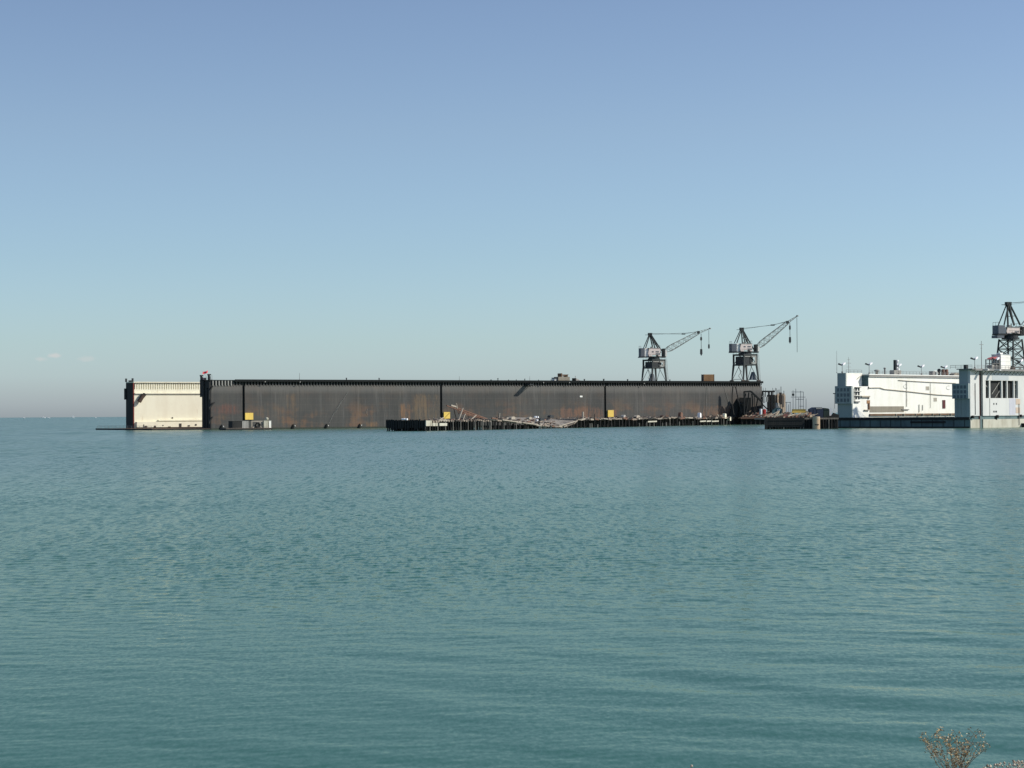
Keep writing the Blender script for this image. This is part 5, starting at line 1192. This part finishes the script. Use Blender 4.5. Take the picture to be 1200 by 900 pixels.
for (px, py, dv) in tips:
    tx, tz = BF.hit(px, py); b0 = (bx+rb.uniform(-.04, .05), rb.uniform(-.03, .05), ZB-.01); ps = []
    mx, mz = b0[0]+(tx-b0[0])*rb.uniform(.35, .6), b0[2]+(tz-b0[2])*rb.uniform(.35, .5)
    for k in range(9):
        f = k/8; x = (1-f)**2*b0[0]+2*f*(1-f)*mx+f*f*tx; z = (1-f)**2*b0[2]+2*f*(1-f)*mz+f*f*tz; y = b0[1]+dv*f
        ps.append((x+rb.uniform(-.004, .004), y, z+rb.uniform(-.003, .003)))
    stems.tube(ps, .0022, 5, .0009)
    for k in range(3, 9):
        for _ in range(2 if k > 4 else 1):
            if rb.random() < .75:
                p = ps[k]; q = (p[0]+rb.uniform(-.03, .03), p[1]+rb.uniform(-.03, .03), p[2]+rb.uniform(.0, .03)); stems.tube([p, q], .0011, 4); leafc(q, .0072)
    leafc(ps[-1], .0066); leafc(ps[-2], .006)
stems.build('stems', weathered('dry_stem', (.26, .20, .13), (.14, .10, .07), .6, scale=20), t)
def leaf_mat():
    m, nt, b = nodes('dry_leaf'); geo = nt.nodes.new('ShaderNodeNewGeometry')
    c = ramp(nt, geo.outputs['Random Per Island'], [(0, (.26, .20, .08)), (.3, (.42, .32, .14)), (.55, (.25, .16, .075)), (.8, (.52, .43, .25)), (1, (.64, .58, .43))])
    nt.links.new(c, b.inputs['Base Color']); b.inputs['Roughness'].default_value = .85; return m
leaves.build('leaves', leaf_mat(), t)
# twig sticking over the edge further left
ax, az = BF.hit(808, 898)
t = thing('dry_twig', BF.W(ax, 0, ZB-.02), 0, 'single pale dry twig poking up at the bottom edge', 'twig')
tw = MB(BF); tw.tube([(ax, 0, ZB-.05), (ax+.004, .0, az-.01), (ax+.01, 0, az)], .003, 5, .002); tw.build('stem', M['wood_pale'], t)
tw = MB(BF); tw.lathe((ax+.01, 0, az-.004), [(.003, 0), (.008, .004), (.004, .012)], 6); tw.build('seed_head', M['wood_pale'], t)

# ------------------------------------------------------------------ water
def water():
    rng = np.random.default_rng(4)
    rs = [3.0]
    while rs[-1] < 450: rs.append(rs[-1]*1.0 + (max(.04, rs[-1]*.0013) if rs[-1] < 170 else min(.22+(rs[-1]-170)*.006, 1.6)) if rs[-1] > 26 else rs[-1]+1.2)
    while rs[-1] < 60000: rs.append(rs[-1]*1.06)
    rs = np.array(rs)
    core = np.linspace(-16.5, 16.5, 760); left = np.linspace(-85, -17.2, 60); th = np.radians(np.concatenate([left, core, -left[::-1]]))
    Rr, T_ = np.meshgrid(rs, th, indexing='ij'); X = Rr*np.sin(T_); Y = Rr*np.cos(T_)
    dr = np.gradient(rs)[:, None]*np.ones_like(X)
    dth = np.gradient(th)[None, :]*Rr
    Z = np.zeros_like(X)
    def wave(lam, ang, amp, mod=None):
        kx, ky = np.cos(ang)*2*np.pi/lam, np.sin(ang)*2*np.pi/lam
        ly = lam/max(1e-3, abs(np.sin(ang))); lx = lam/max(1e-3, abs(np.cos(ang)))
        att = np.clip(ly/(dr*2.2)-.8, 0, 1)*np.clip(lx/(np.abs(dth)*2.2)-.8, 0, 1)
        w = amp*np.sin(kx*X+ky*Y+rng.uniform(0, 6.28))*att
        return w if mod is None else w*mod
    def blob(scale, seed):
        r2 = np.random.default_rng(seed); m = np.zeros_like(X)
        for k in range(9):
            a = r2.uniform(0, 6.28); l = scale*r2.uniform(.6, 1.8); m += np.sin(2*np.pi*(np.cos(a)*X+np.sin(a)*Y)/l+r2.uniform(0, 6.28))
        return np.clip(.5+m/6, 0, 1)
    near = np.clip((Rr-42)/80, 0, 1)                     # the water in the bank's lee is smoother
    gust = .68+.32*blob(50, 1)
    chop = (.14+.86*near)*gust*np.clip((215-Rr)/140, 0, 1)
    for k in range(44):                                  # wind chop
        lam = .28*(1.5/.28)**(k/43.0)*rng.uniform(.9, 1.1); ang = np.pi/2+R(10)+rng.normal(0, .8)
        Z += wave(lam, ang, .0032*lam**.75, chop)
    for k in range(22):                                  # gentle wake swell near the bank, running across
        lam = rng.uniform(1.1, 4.2); ang = R(28 if k % 2 else 62)+rng.normal(0, .2)
        Z += wave(lam, ang, .0016*lam, np.clip(.7+X/20, .4, 1.7)*(.15+.85*blob(15, 2+k % 3))*np.clip(1.45-Rr/70, 0, 1))
    n, m = X.shape
    co_ = np.stack([X, Y, Z], -1).reshape(-1, 3).astype(np.float32)
    idx = np.arange(n*m).reshape(n, m)
    q = np.stack([idx[:-1, :-1], idx[:-1, 1:], idx[1:, 1:], idx[1:, :-1]], -1).reshape(-1, 4)
    me = bpy.data.meshes.new('water'); me.vertices.add(len(co_)); me.vertices.foreach_set('co', co_.ravel())
    me.loops.add(q.size); me.loops.foreach_set('vertex_index', q.ravel().astype(np.int32))
    me.polygons.add(len(q)); me.polygons.foreach_set('loop_start', np.arange(0, q.size, 4, dtype=np.int32)); me.polygons.foreach_set('loop_total', np.full(len(q), 4, np.int32))
    me.polygons.foreach_set('use_smooth', np.ones(len(q), bool)); me.update(calc_edges=True); me.validate()
    mt, nt, b = nodes('bay_water')
    c = ramp(nt, noise(nt, mapped(nt, (.02, .008, 1)), 1, 4), [(.3, WATER_A), (.7, WATER_B)])
    nt.nodes.remove(b); df = nt.nodes.new('ShaderNodeBsdfDiffuse'); gl = N(nt, 'ShaderNodeBsdfGlossy', Color=(*WTINT, 1)); fre = N(nt, 'ShaderNodeFresnel', IOR=1.333); mx = nt.nodes.new('ShaderNodeMixShader')   # turbid water: scattered light below, reflected sky above
    nt.links.new(c, df.inputs['Color']); nt.links.new(df.outputs[0], mx.inputs[1]); nt.links.new(gl.outputs[0], mx.inputs[2]); nt.links.new(mth(nt, 'MULTIPLY', fre.outputs[0], WREF), mx.inputs[0]); nt.links.new(mx.outputs[0], nt.nodes['Material Output'].inputs[0])
    # unresolved wavelets: slopes from noise in bands that coarsen with the distance from the bank
    geo = nt.nodes.new('ShaderNodeNewGeometry'); sp = nt.nodes.new('ShaderNodeSeparateXYZ'); nt.links.new(geo.outputs['Position'], sp.inputs[0])
    y = sp.outputs[1]
    ruff = smooth(nt, noise(nt, mapped(nt, (.035, .008, 1), (5, 2, 0)), 1.0, 3, .6), .34, .62)
    ruff2 = smooth(nt, noise(nt, mapped(nt, (.16, .05, 1), (15, 2, 0)), 1.0, 3, .6), .3, .7)
    acc = None
    for (sx_, sy_, y0, y1, y2, y3, amp, off) in ((13.0, 5.0, -50, -40, 50, 100, WS[0], 0), (5.0, .9, 45, 80, 130, 190, WS[1], 3), (3.2, .28, 110, 170, 240, 340, WS[2], 7), (1.9, .08, 220, 320, 480, 650, WS[3], 13), (.95, .024, 450, 650, 1e6, 2e6, WS[4], 19)):
        tx = N(nt, 'ShaderNodeTexNoise', Scale=1.0, Detail=2.0, Roughness=.6); nt.links.new(mapped(nt, (sx_, sy_, 1), (off, off*2, 0)), tx.inputs['Vector'])
        sub = nt.nodes.new('ShaderNodeVectorMath'); sub.operation = 'SUBTRACT'; nt.links.new(tx.outputs['Color'], sub.inputs[0]); sub.inputs[1].default_value = (.5, .5, .5)
        wgt = mth(nt, 'MULTIPLY', mth(nt, 'MULTIPLY', smooth(nt, y, y0, y1), mth(nt, 'SUBTRACT', 1.0, smooth(nt, y, y2, y3))), amp)
        sc_ = nt.nodes.new('ShaderNodeVectorMath'); sc_.operation = 'SCALE'; nt.links.new(sub.outputs[0], sc_.inputs[0]); nt.links.new(wgt, sc_.inputs['Scale'])
        if acc is None: acc = sc_.outputs[0]
        else:
            ad = nt.nodes.new('ShaderNodeVectorMath'); ad.operation = 'ADD'; nt.links.new(acc, ad.inputs[0]); nt.links.new(sc_.outputs[0], ad.inputs[1]); acc = ad.outputs[0]
    k_ = nt.nodes.new('ShaderNodeVectorMath'); k_.operation = 'SCALE'; nt.links.new(acc, k_.inputs[0])
    nt.links.new(mth(nt, 'ADD', mth(nt, 'ADD', mth(nt, 'MULTIPLY', ruff, .7), mth(nt, 'MULTIPLY', ruff2, .4)), .45), k_.inputs['Scale'])
    fl_ = nt.nodes.new('ShaderNodeVectorMath'); fl_.operation = 'MULTIPLY'; nt.links.new(k_.outputs[0], fl_.inputs[0]); fl_.inputs[1].default_value = (1, 1, 0)
    ad = nt.nodes.new('ShaderNodeVectorMath'); ad.operation = 'ADD'; nt.links.new(fl_.outputs[0], ad.inputs[0]); nt.links.new(geo.outputs['Normal'], ad.inputs[1])
    nz = nt.nodes.new('ShaderNodeVectorMath'); nz.operation = 'NORMALIZE'; nt.links.new(ad.outputs[0], nz.inputs[0]); [nt.links.new(nz.outputs[0], q_.inputs['Normal']) for q_ in (df, gl, fre)]
    nt.links.new(mth(nt, 'ADD', mth(nt, 'MULTIPLY', smooth(nt, y, 45, 260), .10), WROUGH), gl.inputs['Roughness'])
    me.materials.append(mt); o_ = bpy.data.objects.new('water', me); COL.objects.link(o_); tag(o_, kind='structure')
WATER_A, WATER_B, WROUGH = (.019, .098, .060), (.025, .112, .070), .12
WREF, WTINT = .67, (1.0, 1.0, .92)
WS = (.10, .30, .40, .44, .46)
water()

# ------------------------------------------------------------------ light
EL, AZ = R(35), R(97)
sun = bpy.data.lights.new('sun', 'SUN'); sun.energy = 4.8; sun.angle = R(.55); sun.color = (1, .94, .84)
so = bpy.data.objects.new('sun', sun); COL.objects.link(so)
sd = Vector((math.sin(AZ)*math.cos(EL), math.cos(AZ)*math.cos(EL), math.sin(EL)))
so.rotation_euler = sd.to_track_quat('Z', 'Y').to_euler()
w = bpy.data.worlds.new('World'); SC.world = w; w.use_nodes = True; nt = w.node_tree
bg = nt.nodes['Background']; sk = nt.nodes.new('ShaderNodeTexSky'); sk.sky_type = 'NISHITA'; sk.sun_disc = False
sk.sun_elevation = EL; sk.sun_rotation = AZ; sk.air_density = 1.0; sk.dust_density = .6; sk.ozone_density = 2.0; sk.altitude = 0
tc = nt.nodes.new('ShaderNodeTexCoord'); sp = nt.nodes.new('ShaderNodeSeparateXYZ'); nt.links.new(tc.outputs['Generated'], sp.inputs[0])
SKY_TINT = [(0, (0.4428, 0.5225, 0.7343)), (0.024, (0.4743, 0.5631, 0.7881)), (0.075, (0.4953, 0.6073, 0.8138)), (0.136, (0.4878, 0.5933, 0.7481)), (0.296, (0.4869, 0.5615, 0.6747)), (0.53, (0.5228, 0.5396, 0.6053)), (0.764, (0.5084, 0.507, 0.5689))]
tint = ramp(nt, mth(nt, 'MULTIPLY', sp.outputs[2], 4.0), SKY_TINT)
dbl = nt.nodes.new('ShaderNodeVectorMath'); dbl.operation = 'SCALE'; nt.links.new(mth(nt, 'ADD', mth(nt, 'MULTIPLY', mth(nt, 'MINIMUM', mth(nt, 'MAXIMUM', sp.outputs[0], -.35), .35), .55), 2.0), dbl.inputs['Scale']); nt.links.new(tint, dbl.inputs[0])
col = mix(nt, 1.0, sk.outputs[0], dbl.outputs[0], 'MULTIPLY')
for (px, py, wx, wy, k) in ((64, 416.5, 9, 3.2, .26), (48, 421, 8, 2.8, .16), (101, 421, 12, 3.6, .12)):   # three faint far cumulus
    d = ray(px, py).normalized(); cx = nt.nodes.new('ShaderNodeVectorMath'); cx.operation = 'SUBTRACT'; nt.links.new(tc.outputs['Generated'], cx.inputs[0]); cx.inputs[1].default_value = d
    wb = N(nt, 'ShaderNodeTexNoise', Scale=260.0, Detail=3.0); nt.links.new(tc.outputs['Generated'], wb.inputs['Vector'])
    sx = nt.nodes.new('ShaderNodeVectorMath'); sx.operation = 'MULTIPLY'; nt.links.new(cx.outputs[0], sx.inputs[0]); sx.inputs[1].default_value = (FPX/wx, FPX/wx*.2, FPX/wy)
    ln = nt.nodes.new('ShaderNodeVectorMath'); ln.operation = 'LENGTH'; nt.links.new(sx.outputs[0], ln.inputs[0])
    f = mth(nt, 'SUBTRACT', 1.0, smooth(nt, mth(nt, 'ADD', ln.outputs['Value'], mth(nt, 'MULTIPLY', mth(nt, 'SUBTRACT', wb.outputs['Fac'], .5), 1.6)), .3, 1.2))
    col = mix(nt, mth(nt, 'MULTIPLY', f, k*2.4), col, (6.6, 6.4, 6.3))
nt.links.new(col, bg.inputs[0]); bg.inputs[1].default_value = .10
vs_ = SC.view_settings; vs_.view_transform = 'Standard'; vs_.look = 'None'; vs_.exposure = 0; vs_.gamma = 1
SC.cycles.max_bounces = 6
